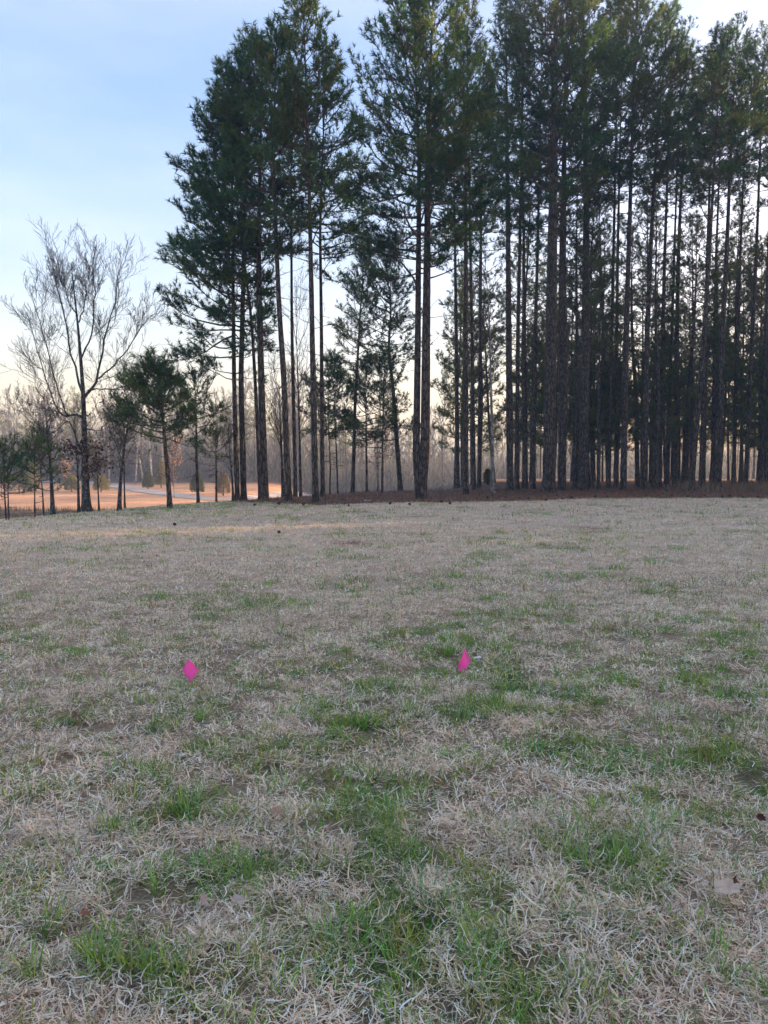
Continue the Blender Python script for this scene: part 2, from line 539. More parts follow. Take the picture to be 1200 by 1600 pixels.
DRY = np.array([(0.84, 0.69, 0.515), (0.73, 0.585, 0.43), (0.89, 0.80, 0.66), (0.52, 0.38, 0.26), (0.82, 0.645, 0.43), (0.24, 0.155, 0.10)])
DRYP = np.array([0.30, 0.22, 0.20, 0.12, 0.09, 0.07])
GRN = np.array([(0.19, 0.33, 0.065), (0.135, 0.25, 0.055), (0.29, 0.42, 0.08), (0.20, 0.31, 0.10), (0.37, 0.45, 0.11)])
GRNP = np.array([0.32, 0.30, 0.16, 0.16, 0.06])


def sample_zone(y0, y1, dens, extra=1.2):
    area_n = int(dens * ((y1 ** 2 - y0 ** 2) * 0.5 * 1.06 + 2 * extra * (y1 - y0)))
    # depth drawn so that density is even over a trapezoid
    u = rng.random(area_n * 2)
    Y = y0 + (y1 - y0) * u
    keep = rng.random(len(Y)) < (1.06 * Y + 2 * extra) / (1.06 * y1 + 2 * extra)
    Y = Y[keep][:area_n]
    X = (rng.random(len(Y)) - 0.5) * (1.06 * Y + 2 * extra)
    return X, Y


def grass_zone(y0, y1, tufts, per, seg, Ls, Ws, spread, gfac=1.0, ex=1.2, pts=None):
    """dry blades and green blades of one band of the lawn, in tufts"""
    X, Y = sample_zone(y0, y1, tufts, ex) if pts is None else pts
    cx = np.repeat(X, per); cy = np.repeat(Y, per)
    r = spread * np.sqrt(rng.random(len(cx))); a = rng.random(len(cx)) * 2 * math.pi
    bx, by = cx + r * np.cos(a), cy + r * np.sin(a)
    sm = straw_mask(bx, by)
    so_ = np.clip(blobs(bx, by, SW), 0, 1)
    keep = (rng.random(len(bx)) > sm * 0.97) & (rng.random(len(bx)) > so_ * 0.45)
    keep &= by < 38 + 9 * S(-7, 1, bx)
    tuft_h = np.repeat(0.6 + 0.8 * rng.random(len(X)), per)
    wind = np.repeat(rng.random(len(X)) * 2 * math.pi, per)
    gr = green_at(cx, cy)
    tg = np.repeat(rng.random(len(X)), per)
    isg = (tg < gr * 0.55 * gfac) | (rng.random(len(bx)) < gr * 0.38)
    out = []
    for kind in (0, 1):
        k = keep & (isg == bool(kind))
        n = int(k.sum())
        if not n: continue
        pick = rng.choice(len(DRY) if not kind else len(GRN), n, p=DRYP if not kind else GRNP)
        col = (DRY if not kind else GRN)[pick] * (0.8 + 0.4 * rng.random((n, 1)))
        if kind:
            hue = np.repeat(rng.random((len(X), 3)), per, axis=0)[k]
            col = col * (np.array([0.65, 0.85, 0.6]) + hue * np.array([0.9, 0.35, 0.8]))
        shade = 0.85 + 0.3 * fbm(bx[k] / 0.5, by[k] / 0.5, 91, 2)
        col = col * shade[:, None]
        hgt = 0.75 + 0.6 * fbm(bx[k] / 0.8, by[k] / 0.8, 95, 2)
        Ln = Ls * tuft_h[k] * (0.5 + 0.9 * rng.random(n)) * hgt * (1.25 if kind else 1.0)
        W = Ws * (0.45 + 1.1 * rng.random(n) ** 1.5)
        outw = a[k]; az = np.where(rng.random(n) < 0.5, outw, wind[k]) + rng.normal(0, 0.7, n)
        lift = 0.0
        if kind:
            lean = np.abs(rng.normal(0.55, 0.3, n)); bend = rng.normal(0.7, 0.35, n)
        else:
            flat = rng.random(n) < 0.74          # matted blades lying on top of the thatch
            lean = np.where(flat, rng.normal(1.42, 0.16, n), np.abs(rng.normal(0.75, 0.3, n))); bend = np.where(flat, rng.normal(0.15, 0.45, n), rng.normal(0.6, 0.5, n))
            lift = np.where(flat, 0.006 + 0.030 * rng.random(n) * hgt, 0.0)
            col = np.where((flat & (rng.random(n) < 0.5))[:, None], col * 1.12, col)
        tip = col * np.array([1.1, 1.05, 1.0]) if not kind else col * 0.75 + np.array([0.10, 0.09, 0.04]) * 0.5
        out.append((kind, blades(bx[k], by[k], Ln, W, az, lean, bend, seg, np.minimum(col, 0.9), np.minimum(tip, 0.9), rng.normal(0, 0.8, n) if kind else rng.normal(0, 0.35, n), lift, rng.normal(0, 0.55, n) if seg > 1 else None)))
    return out


zones = []
zones += grass_zone(1.6, 3.4, 325, 38, 3, 0.060, 0.0038, 0.065, ex=0.7)
zones += grass_zone(3.4, 5.5, 235, 30, 2, 0.055, 0.0047, 0.065, ex=0.75)
zones += grass_zone(5.5, 9.5, 170, 26, 1, 0.050, 0.0080, 0.075)
zones += grass_zone(9.5, 19, 88, 17, 1, 0.055, 0.0118, 0.10)
zones += grass_zone(19, 44, 20, 13, 1, 0.065, 0.021, 0.15, 0.85)
# the same lawn beside and behind the view, in simpler blades
_n = 4200
_y = 1.5 + 8.2 * rng.random(_n); _x = (0.53 * _y + 0.62 + 2.0 * rng.random(_n)) * np.where(rng.random(_n) < 0.5, -1, 1)
_y2 = 0.3 + 1.3 * rng.random(900); _x2 = (rng.random(900) - 0.5) * 6.5
zones += grass_zone(0, 0, 0, 24, 1, 0.055, 0.0085, 0.075, pts=(np.concatenate([_x, _x2]), np.concatenate([_y, _y2])))
# long coarse green tufts of fescue in the near patches
tp = []
for (px, py, hw, hh, st_) in PATCH:
    if st_ < 0.75 or py < 900: continue
    c = on_ground(px, py); rx = abs(on_ground(px + hw, py)[0] - c[0]); ry = 0.5 * abs(on_ground(px, py - hh)[1] - on_ground(px, py + hh)[1])
    for _ in range(max(3, int(40 * rx * ry))):
        tp.append((c[0] + rng.normal(0, rx * 0.55), c[1] + rng.normal(0, ry * 0.55)))
tp = np.array(tp)
per = 30
cx = np.repeat(tp[:, 0], per); cy = np.repeat(tp[:, 1], per); nn = len(cx)
aa = rng.random(nn) * 2 * math.pi; rr = 0.035 * np.sqrt(rng.random(nn))
col = GRN[rng.choice(len(GRN), nn, p=GRNP)] * (0.8 + 0.45 * rng.random((nn, 1)))
zones.append((1, blades(cx + rr * np.cos(aa), cy + rr * np.sin(aa), 0.10 * (0.5 + 0.8 * rng.random(nn)), 0.0050 * (0.7 + 0.7 * rng.random(nn)), aa + rng.normal(0, .4, nn),
                        np.abs(rng.normal(0.35, 0.22, nn)), rng.normal(0.8, 0.35, nn), 3, col, col * 0.8 + np.array([0.05, 0.045, 0.02]))))
# small rounded weed leaves close to the soil
wx, wy = sample_zone(1.6, 5.2, 26, 0.8)
kk = green_at(wx, wy) * fbm(wx / 0.5, wy / 0.5, 131, 2) > 0.14
wx, wy = np.repeat(wx[kk], 22), np.repeat(wy[kk], 22)
wx = wx + rng.normal(0, 0.045, len(wx)); wy = wy + rng.normal(0, 0.045, len(wx)); nw = len(wx)
wc = np.array([0.085, 0.19, 0.045]) * (0.7 + 0.6 * rng.random((nw, 1)))
zones.append((1, blades(wx, wy, 0.030 * (0.6 + 0.8 * rng.random(nw)), 0.014 * (0.7 + 0.6 * rng.random(nw)), rng.random(nw) * 6.28, np.abs(rng.normal(0.7, 0.3, nw)), rng.normal(0.8, 0.3, nw), 3, wc)))
for kind, nm, lab in ((0, 'dry_grass', 'dry straw coloured winter grass covering the lawn'), (1, 'green_grass', 'fresh green grass and weeds growing in patches of the lawn')):
    V, T, C = cat([z[1] for z in zones if z[0] == kind])
    o = link(bpy.data.objects.new(nm, mk_mesh(nm, V, T, M_GRASS, C)))
    tag(o, lab, 'grass', kind='stuff')
del zones

# ---- fallen pine needles over the straw bed
X, Y = sample_zone(29, 48, 95, 0)
k = (rng.random(len(X)) < straw_mask(X, Y + 1.1 * rng.random(len(X)) ** 2))
X, Y = X[k], Y[k]; nn = len(X)
SC = np.array([(0.20, 0.095, 0.055), (0.28, 0.15, 0.085), (0.13, 0.06, 0.04), (0.33, 0.20, 0.12)])
o = link(bpy.data.objects.new('pine_straw', mk_mesh('pine_straw', *blades(X, Y, 0.16 + 0.12 * rng.random(nn), 0.016 + 0.012 * rng.random(nn), rng.random(nn) * 6.283, np.abs(rng.normal(1.25, 0.22, nn)), rng.normal(0.2, 0.3, nn), 1, SC[rng.integers(0, 4, nn)] * (0.7 + 0.6 * rng.random((nn, 1))))[:2], M_GRASS)))
me = o.data
a_ = me.color_attributes.new('col', 'FLOAT_COLOR', 'POINT')
cs = np.ones((nn, 3, 4), np.float32); cs[:, :, :3] = (SC[rng.integers(0, 4, nn)] * (0.7 + 0.6 * rng.random((nn, 1))))[:, None, :]
a_.data.foreach_set('color', cs.ravel())
tag(o, 'reddish brown fallen pine needles matting the ground under the pines', 'pine straw', kind='stuff')


# ------------------------------------------------------------------ trees
def nrm(v):
    return v / (np.linalg.norm(v, axis=-1, keepdims=True) + 1e-9)


def trunk_mesh(name, pts, r0, mat, seed, sides=14, step=0.35, taper=1.6, flare=0.3):
    """pts: polyline (k,3) relative to the base; r0 radius near the base"""
    pts = np.asarray(pts, float)
    z = pts[:, 2]; H = z[-1]
    zz = np.concatenate([[-0.25], np.arange(0, H, step), [H]])
    # smooth path through the points
    px = np.interp(zz, z, pts[:, 0]); py = np.interp(zz, z, pts[:, 1])
    for _ in range(8):
        px[1:-1] = (px[:-2] + 2 * px[1:-1] + px[2:]) / 4; py[1:-1] = (py[:-2] + 2 * py[1:-1] + py[2:]) / 4
    u = np.clip(zz / H, 0, 1)
    r = r0 * (1 - 0.94 * u ** taper) * (1 + flare * np.exp(-np.clip(zz, 0, 9) / 0.35))
    P = np.stack([px, py, zz], 1)[None]
    V, T = tubes(P, np.maximum(r, 0.012)[None], sides)
    K = len(zz)
    th = np.arange(sides) * 2 * math.pi / sides
    TH, ZZ = np.meshgrid(th, zz)
    nz = fbm(TH * 1.9 + seed, ZZ * 1.1, seed, 3) - 0.5
    nz = nz + 0.8 * np.sin(TH * 5 + seed) * np.exp(-np.clip(ZZ, 0, 9) / 0.4) * 0.25
    cen = np.repeat(P[0], sides, axis=0)
    V = cen + (V - cen) * (1 + 0.16 * nz.ravel())[:, None]
    # close the top
    V = np.concatenate([V, P[0][-1:] + [[0, 0, 0.02]]])
    lastr = np.arange((K - 1) * sides, K * sides)
    T = np.concatenate([T, np.stack([lastr, np.roll(lastr, -1), np.full(sides, len(V) - 1)], 1)])
    return mk_mesh(name, V, T, mat, None, True), P[0], r


def needle_tufts(C, D, n_per, length, width, cols, rs):
    """C [n,3] tuft bases, D [n,3] axes"""
    n = len(C)
    ref = np.where(np.abs(D[:, 2:3]) > 0.9, np.array([[1.0, 0, 0]]), np.array([[0, 0, 1.0]]))
    A = nrm(np.cross(D, ref)); B = np.cross(D, A)
    phi = rs.random((n, n_per)) * 2 * math.pi
    al = 0.25 + 0.95 * rs.random((n, n_per))
    off = rs.random((n, n_per)) * 0.16 - 0.05
    ln = length * (0.7 + 0.5 * rs.random((n, n_per)))
    rad = np.cos(phi)[..., None] * A[:, None] + np.sin(phi)[..., None] * B[:, None]
    d = np.cos(al)[..., None] * D[:, None] + np.sin(al)[..., None] * rad
    p0 = C[:, None] + D[:, None] * off[..., None]
    p1 = p0 + d * ln[..., None]
    p1[..., 2] -= 0.02
    side = nrm(np.cross(d, rs.normal(size=(n, n_per, 3))))
    V = np.stack([p0 - side * width / 2, p0 + side * width / 2, p1], 2).reshape(-1, 3)
    T = np.arange(len(V)).reshape(-1, 3)
    c = np.repeat(cols[:, None], n_per, 1) * (0.75 + 0.5 * rs.random((n, n_per, 1)))
    Cc = np.repeat(c[:, :, None], 3, 2).reshape(-1, 3)
    return V, T, Cc


NEEDLE = np.array([(0.044, 0.102, 0.042), (0.036, 0.085, 0.040), (0.062, 0.120, 0.040), (0.095, 0.132, 0.038)])


def pine_parts(path, rad, H, hb, R, asym, seed, nbr=60, dens=1.0, low=0.75, n_per=11, nl=0.26, nw=0.034, warm=0.0, dead=9, topshape=0.22, droop=0.0):
    """branches and needles of one pine: path (k,3) of the trunk, crown from height hb to H"""
    rs = np.random.default_rng(seed)
    zz = path[:, 2]
    K = 7
    B, Rr = [], []
    tips, tdir, tcol = [], [], []
    tw, twr = [], []
    az = rs.random() * 6.28
    for i in range(nbr):
        t = ((i + rs.random()) / nbr) ** 0.92
        h = hb + t * (H - hb) * 0.985
        az += 2.4 + rs.normal(0, 0.35)
        prof = (low + (1 - low) * S(0, 0.3, t)) * (topshape + (1 - topshape) * (1 - t ** 2.1) ** 0.9)
        Lb = 1.12 * R * prof * (0.66 + 0.5 * rs.random())
        dirh = np.array([math.cos(az), math.sin(az)])
        if asym is not None:
            dt = dirh @ asym
            Lb *= max(0.35, 1 + dt)
        el = math.radians(-6 + 58 * t ** 1.2 + rs.normal(0, 9)) - droop
        p = np.array([np.interp(h, zz, path[:, 0]), np.interp(h, zz, path[:, 1]), h])
        pts = [p]; e = el; a2 = az
        for s in range(K - 1):
            e += rs.normal(0.07, 0.10); a2 += rs.normal(0, 0.13)
            e = min(e, 1.35)
            pts.append(pts[-1] + np.array([math.cos(e) * math.cos(a2), math.cos(e) * math.sin(a2), math.sin(e)]) * Lb / (K - 1))
        pts = np.array(pts)
        r0 = 0.010 + 0.013 * Lb
        B.append(pts); Rr.append(np.linspace(r0, 0.006, K))
        cbase = NEEDLE[rs.integers(0, 4)] * (0.75 + 0.5 * rs.random())
        if warm: cbase = cbase * (1 - warm) + np.array([0.19, 0.175, 0.045]) * warm * (0.6 + 0.8 * rs.random())  # yellow mixed into needles; in the deep stand it stands in for backlight
        ntw = max(3, int((3.2 + 3.6 * Lb) * dens))
        for q in range(ntw):
            s0 = 0.45 - 0.2 * t
            s = s0 + (1 - s0) * ((q + rs.random()) / ntw)
            f = s * (K - 1); i0 = min(int(f), K - 2); fr = f - i0
            b0 = pts[i0] * (1 - fr) + pts[i0 + 1] * fr
            dm = nrm(pts[i0 + 1] - pts[i0])
            sd = nrm(np.cross(dm, [0, 0, 1.0])) * (1 if q % 2 else -1)
            dtw = nrm(dm * 0.7 + sd * (0.4 + 0.5 * rs.random()) + np.array([0, 0, 0.15 + 0.4 * rs.random()]) + rs.normal(0, 0.2, 3))
            lt = (0.25 + 0.30 * Lb * (1.15 - s)) * (0.6 + 0.7 * rs.random())
            mid = b0 + dtw * lt * 0.5 + rs.normal(0, 0.03, 3)
            end = b0 + dtw * lt + np.array([0, 0, 0.12 * lt])
            tw.append((b0, end)); twr.append((0.010, 0.004))
            nt_ = max(1, int(lt / 0.26 + rs.random()))
            for j in range(nt_):
                ff = 1 - 0.75 * j / max(1, nt_)
                pos = b0 + (end - b0) * ff
                dd = nrm(dtw + rs.normal(0, 0.3, 3) + np.array([0, 0, 0.35]))
                tips.append(pos); tdir.append(dd); tcol.append(cbase)
                if rs.random() < 0.45:
                    o_ = rs.normal(0, 0.12, 3)
                    tips.append(pos + o_); tdir.append(nrm(dd + o_ * 3)); tcol.append(cbase * 0.9)
        tips.append(pts[-1]); tdir.append(nrm(pts[-1] - pts[-2] + np.array([0, 0, .3]))); tcol.append(cbase)
    for j in range(5):
        tips.append(np.array([path[-1][0], path[-1][1], H - 0.12 * j])); tdir.append(nrm(np.array([rs.normal(0, .25), rs.normal(0, .25), 1]))); tcol.append(NEEDLE[2])
    for i in range(dead):          # dry bare limbs under the crown
        h = hb * (0.45 + 0.55 * rs.random()); a2 = rs.random() * 6.28; Lb = R * (0.25 + 0.45 * rs.random()); e = rs.normal(0.05, 0.25)
        p = np.array([np.interp(h, zz, path[:, 0]), np.interp(h, zz, path[:, 1]), h]); pts = [p]
        for s in range(K - 1):
            e += rs.normal(0.02, 0.16); a2 += rs.normal(0, 0.2)
            pts.append(pts[-1] + np.array([math.cos(e) * math.cos(a2), math.cos(e) * math.sin(a2), math.sin(e)]) * Lb / (K - 1))
        pts = np.array(pts); B.append(pts); Rr.append(np.linspace(0.016, 0.004, K))
        for q in range(3):
            s = rs.integers(2, K - 1); dtw = nrm(rs.normal(0, 0.6, 3) + nrm(pts[s] - pts[s - 1]))
            lt = 0.3 * Lb; tw.append((pts[s], pts[s] + dtw * lt)); twr.append((0.007, 0.003))
    V1, T1 = tubes(np.array(B), np.array(Rr), 3)
    V2, T2 = tubes(np.array(tw), np.array(twr), 3)
    Vb, Tb, _ = cat([(V1, T1), (V2, T2)])
    nv = needle_tufts(np.array(tips), np.array(tdir), n_per, nl, nw, np.array(tcol), rs)
    return (Vb, Tb), nv


SEED = [100]


def pine_stem(t, base, w, mids, top, cb, R, asym=0.0, nbr=56, dens=1.0, origin=None, bark=None, **kw):
    """one stem with its crown, children of t; base/mids/top are places in the photograph"""
    SEED[0] += 1
    G = on_ground(*base) if origin is None else origin
    D = G[1]
    drift = random.uniform(-0.5, 0.5)
    pts = [np.zeros(3)]
    for (x, y) in list(mids) + [top]:
        p = at_depth(x, y, D) - G
        p[1] = drift * p[2] / 20
        pts.append(p)
    pts = np.array(pts)
    r0 = 0.5 * w * D / F * 0.76
    me, path, r = trunk_mesh('trunk', pts, r0, bark or M_PINE, SEED[0])
    part('trunk', me, t)
    H = pts[-1][2]
    hb = (at_depth(base[0], cb, D) - G)[2]
    av = np.array([asym, -0.1]) if asym else None
    (Vb, Tb), nv = pine_parts(path, r, H, hb, R, av, SEED[0], nbr, dens, **kw)
    part('branchwork', mk_mesh('branchwork', Vb, Tb, M_TWIG), t)['kind'] = 'stuff'
    part('crown', mk_mesh('crown', nv[0], nv[1], M_NEEDLE, nv[2]), t)['kind'] = 'stuff'
    return G


GF = 'tall pines along the front of the stand'


def pine(label, base, w, mids, top, cb, R, asym=0.0, group=GF, **kw):
    G = on_ground(*base)
    if w <= 9 and 'n_per' not in kw: kw.update(n_per=9, nw=0.037, dens=0.85)
    t = thing('pine_tree', label, 'pine tree', G, group)
    pine_stem(t, base, w, mids, top, cb, R, asym, origin=G, **kw)
    return t


# ---- the left clump
pine('leftmost tall pine of the stand, bushy green crown reaching low over the slope', (371, 783), 10, [(366, 590)], (362, 120), 545, 2.3, -0.42, nbr=84, low=0.95, dens=1.15)
pine('dark pine close against the right side of the leftmost tall pine', (381, 782), 12, [(377, 590)], (392, 62), 600, 2.2, -0.35, nbr=78)
pine('thinner pine leaning left against a thicker trunk, second pair from the stand left edge', (407, 781), 8, [(401, 640), (393, 500)], (350, 165), 520, 2.3, -0.45, nbr=56)
pine('thick straight trunk of the second pair from the left edge of the stand', (414, 782), 15, [(409, 600), (405, 420)], (412, 85), 450, 2.4, -0.2, nbr=60)
pine('slender pine leaning slightly left, alone between two paired trunks', (451, 784), 13, [(444, 600), (436, 480), (430, 340), (427, 250)], (432, 52), 400, 2.3, 0, nbr=60)
pine('thin shaded pine just behind and right of the slender leaning pine', (462, 777), 8, [(456, 500)], (455, 140), 350, 1.9, 0, nbr=44)
pine('pine nearest the lawn in the left clump with golden tip at its rounded top', (493, 785), 13, [(488, 500), (486, 380), (483, 250)], (476, 24), 400, 2.4, 0, nbr=66, warm=0.12)
pine('straight dark pine right behind the pine nearest the lawn', (504, 776), 9, [(502, 500), (500, 350)], (510, 85), 440, 2.5, 0.15, nbr=56)

# ---- the pine with two stems and a bare arching limb
G = on_ground(658, 780)
t = thing('pine_tree', 'big pine with two trunks joined at the base and an arching limb', 'pine tree', G, GF)
pine_stem(t, (658, 780), 20, [(664, 700), (665, 600), (667, 400), (668, 250)], (676, -25), 445, 3.1, 0.1, nbr=74, origin=G)
pine_stem(t, (658, 780), 15, [(650, 740), (652, 600), (654, 400), (655, 250)], (645, -5), 430, 3.2, -0.3, nbr=74, origin=G)
lp = np.array([at_depth(x, y, G[1] - 0.3 + 0.1 * i) - G for i, (x, y) in enumerate([(657, 458), (645, 432), (628, 412), (606, 399), (580, 391), (552, 387), (525, 385), (506, 391)])])
lp += rng.normal(0, 0.02, lp.shape)
twl = []
for i in range(2, 8):
    for q in range(3):
        d = nrm(lp[i] - lp[i - 1] + rng.normal(0, 0.5, 3) * 0.6)
        b0 = lp[i - 1] + (lp[i] - lp[i - 1]) * rng.random(); Lq = 0.3 + 0.5 * rng.random()
        twl.append((b0, b0 + d * Lq * .5, b0 + d * Lq + np.array([0, 0, 0.08])))
Va, Ta = tubes(lp[None], np.linspace(0.055, 0.012, 8)[None], 6)
Vb, Tb = tubes(np.array(twl), np.tile([0.010, 0.007, 0.004], (len(twl), 1)), 3)
lo = part('limb', mk_mesh('limb', Va, Ta, M_TWIG, None, True), t, 'bare limb arching out to the left')
part('twig_spray', mk_mesh('twig_spray', Vb, Tb, M_TWIG), lo)['kind'] = 'stuff'

# ---- the right part of the stand, front trunks
pine('slim shaded pine right of the two-trunked pine, set back', (715, 762), 9, [(712, 500)], (706, 130), 360, 2.7, -0.1, nbr=56)
pine('pine standing forward at the straw edge, first right of the two-trunked pine', (728, 773), 11, [(727, 500), (727, 300)], (730, 15), 400, 2.8, -0.2, nbr=64)
pine('thin pine leaning left whose trunk crosses behind the forward pine', (741, 766), 8, [(738, 560), (735, 400)], (730, 60), 370, 2.5, 0, nbr=50)
pine('thin straight pine between the forward pine and the pale grey tree', (748, 763), 7, [(751, 500)], (757, 70), 380, 2.3, 0, nbr=46)
pine('thick dark pine heading the tight cluster of five trunks', (797, 767), 14, [(795, 600), (793, 400)], (788, 5), 400, 2.8, -0.1, nbr=62)
pine('second trunk of the tight cluster of five, half hidden behind the first', (808, 766), 9, [(808, 600), (809, 500), (812, 350)], (818, -20), 370, 2.5, 0, nbr=52)
pine('thin middle trunk of the tight cluster of five', (822, 763), 8, [(819, 400)], (814, 60), 370, 2.3, 0, nbr=46)
pine('right outer trunk of the tight cluster, next to the thickest pine', (833, 764), 9, [(838, 500), (842, 380)], (850, 40), 380, 2.4, 0.1, nbr=50)
pine('thickest pine of the stand, broad blue grey trunk and tall wide crown', (857, 769), 26, [(860, 600), (863, 400), (866, 250), (868, 100)], (872, -130), 350, 4.3, 0, nbr=96, dens=1.2)
pine('dark pine directly right of the thickest pine', (877, 766), 14, [(877, 400)], (886, -30), 380, 2.8, 0.1, nbr=60)
pine('sturdy pine leaning right, second sturdy trunk right of the thickest pine', (910, 766), 19, [(914, 640), (917, 540), (919, 300)], (915, -50), 330, 3.5, 0.1, nbr=80, dens=1.1)
pine('left one of two thin pines standing close together in the middle of the right half', (951, 762), 8, [(956, 400)], (962, -10), 340, 2.5, 0, nbr=50)
pine('right one of two thin pines standing close together in the middle of the right half', (962, 761), 8, [(967, 400)], (977, 25), 350, 2.4, 0, nbr=48)
pine('pine with pale lichen spots on a straight trunk near the straw edge', (974, 766), 13, [(977, 540), (981, 400), (985, 250)], (992, 0), 310, 3.4, 0.1, nbr=76, dens=1.1)
pine('straight pine next right of the lichen spotted pine', (1007, 765), 12, [(1009, 540), (1014, 400), (1021, 250)], (1040, 25), 310, 2.8, 0.1, nbr=62)
pine('dark pine set back, first of three trunks near the right side', (1030, 760), 9, [(1036, 400)], (1046, 55), 330, 2.5, 0, nbr=50)
pine('thinnest of the three dark set-back trunks near the right side', (1043, 759), 7, [(1052, 400)], (1062, 90), 340, 2.3, 0, nbr=44)
pine('thickest of the three dark set-back trunks near the right side', (1054, 759), 11, [(1062, 400)], (1077, 85), 330, 2.6, 0, nbr=50)
pine('pine leaning clearly to the right at the straw edge', (1080, 768), 10, [(1090, 640), (1097, 540), (1106, 400), (1113, 250)], (1122, 62), 310, 2.5, 0, nbr=58)
pine('dark pine just behind the right leaning pine', (1098, 758), 10, [(1106, 400)], (1116, 100), 310, 2.5, 0, nbr=46)
pine('thin pine between the right leaning pine and its forward neighbour', (1113, 757), 8, [(1120, 400)], (1132, 110), 320, 2.3, 0, nbr=44)
pine('pine with white lichen patches, last sturdy trunk before the right edge', (1122, 766), 12, [(1127, 540), (1134, 400), (1140, 250)], (1150, 48), 300, 2.5, 0, nbr=58)
pine('slim pine leaning right close to the right edge', (1165, 762), 9, [(1172, 600), (1182, 400)], (1196, 45), 300, 2.6, 0, nbr=54)
pine('set-back pine between two lichen patched trunks near the right edge', (1146, 759), 8, [(1150, 500)], (1162, 100), 320, 2.3, 0, nbr=44)
pine('thin pole pine at the very right edge', (1190, 761), 7, [(1194, 500)], (1203, 80), 330, 2.4, 0, nbr=46)
pine('pine beyond the right edge whose branches reach into view', (1228, 766), 12, [(1235, 400)], (1250, 20), 320, 2.9, -0.2, nbr=56)

# ---- centre gap: two bent pines and small ones behind
GC = 'small pines in the gap'
pine('small pine leaning right in the gap left of the two-trunked pine', (551, 770), 8, [(555, 620), (560, 540), (563, 480)], (570, 395), 590, 1.9, 0.1, GC, nbr=44, warm=0.15)
pine('curved dark pine with spreading round crown in the gap', (626, 767), 10, [(617, 650), (614, 600), (606, 540), (612, 490)], (603, 408), 570, 2.6, -0.3, GC, nbr=50, dead=5, topshape=0.6)
pine('little pine with thin crooked stem right of the left clump', (515, 770), 3.2, [(517, 720), (513, 680)], (514, 590), 690, 1.5, 0, GC, nbr=26)
pine('little pine with bare lower stem, second in the gap', (528, 771), 3.4, [(525, 690)], (519, 565), 690, 1.9, -0.1, GC, nbr=34)
pine('small pine behind the right leaning pine of the gap', (573, 769), 4.5, [(572, 650)], (571, 575), 695, 2.3, 0, GC, nbr=36)
pine('small dark stemmed pine left of the curved pine', (597, 769), 4.5, [(598, 680)], (601, 556), 700, 2.4, 0, GC, nbr=38)

# ---- left slope pines
GL = 'small trees at the left edge of the lawn'
pine('bushy young pine with leaning trunk left of the tall stand', (266, 794), 10, [(262, 740), (257, 690), (252, 630)], (248, 588), 692, 1.4, -0.2, GL, nbr=54, dens=1.25, dead=2, low=1.0, topshape=0.4, nl=0.2, nw=0.024, n_per=14, warm=0.12)
pine('spindly forked pine right of the bushy young pine', (310, 786), 6, [(306, 700), (307, 640)], (303, 590), 690, 1.35, 0.15, GL, nbr=26, dens=0.8)
pine('young pine with sunlit pole trunk and small flat crown', (338, 783), 4, [(338, 720)], (337, 683), 722, 1.0, 0, GL, nbr=18, warm=0.3, nl=0.16, nw=0.015, n_per=14)
pine('pine sapling at the far left with tall thin stem', (10, 813), 3.2, [(6, 760)], (4, 700), 752, 0.75, 0, GL, nbr=18, dead=1, nl=0.16, nw=0.015, n_per=14)
pine('low pine sapling with side branch, second from far left', (14, 813), 3.2, [(12, 770)], (12, 732), 780, 0.8, 0.3, GL, nbr=16, dead=1, nl=0.16, nw=0.015, n_per=14)
pine('pine sapling with yellowish crown, third from far left', (54, 809), 3, [(54, 770)], (53, 700), 765, 0.95, 0, GL, nbr=20, warm=0.3, dead=1, nl=0.16, nw=0.015, n_per=14)
pine('narrow pine sapling leaning left, taller than its yellowish neighbour', (69, 807), 3, [(64, 740)], (58, 676), 740, 0.65, 0, GL, nbr=24, dead=1, nl=0.16, nw=0.015, n_per=14)


# ------------------------------------------------------------------ bare broadleaved trees
def grow(out, p, d, L, r, lev, rs, up=0.10, kids=(5, 5, 4, 3), ratio=0.52, wob=0.17, spread=0.75, start=0.25, rmin=0.0045):
    K = 5
    pts = [p]; dd = d
    for s in range(K - 1):
        dd = nrm(dd + rs.normal(0, wob, 3) + np.array([0, 0, up]))
        pts.append(pts[-1] + dd * L / (K - 1))
    pts = np.array(pts)
    out.append((pts, np.linspace(r, max(rmin, r * 0.35), K)))
    spawn(out, pts, r, L, lev, rs, up, kids, ratio, wob, spread, start, rmin)


def spawn(out, pts, r, L, lev, rs, up, kids, ratio, wob, spread, start=0.25, rmin=0.0045):
    if lev >= len(kids): return
    K = len(pts)
    nk = kids[lev]
    for q in range(nk):
        s = start + (1 - start) * (q + rs.random()) / nk
        f = s * (K - 1); i0 = min(int(f), K - 2); fr = f - i0
        b0 = pts[i0] * (1 - fr) + pts[i0 + 1] * fr
        dm = nrm(pts[i0 + 1] - pts[i0])
        sd = nrm(np.cross(dm, rs.normal(0, 1, 3)))
        d = nrm(dm + sd * spread * (0.6 + 0.7 * rs.random()))
        grow(out, b0, d, L * ratio * (0.65 + 0.6 * rs.random()) * (1.15 - 0.45 * s), max(rmin, r * 0.5 * (1.1 - 0.5 * s)), lev + 1, rs, up, kids, ratio, wob, spread, 0.2, rmin)


def limbs_mesh(name, out, mat, sides=4):
    g = {}
    for pts, rad in out: g.setdefault(len(pts), []).append((pts, rad))
    ps = [tubes(np.array([x[0] for x in v]), np.array([x[1] for x in v]), sides if k != 5 else 3) for k, v in g.items()]
    V, T, _ = cat(ps)
    return mk_mesh(name, V, T, mat)


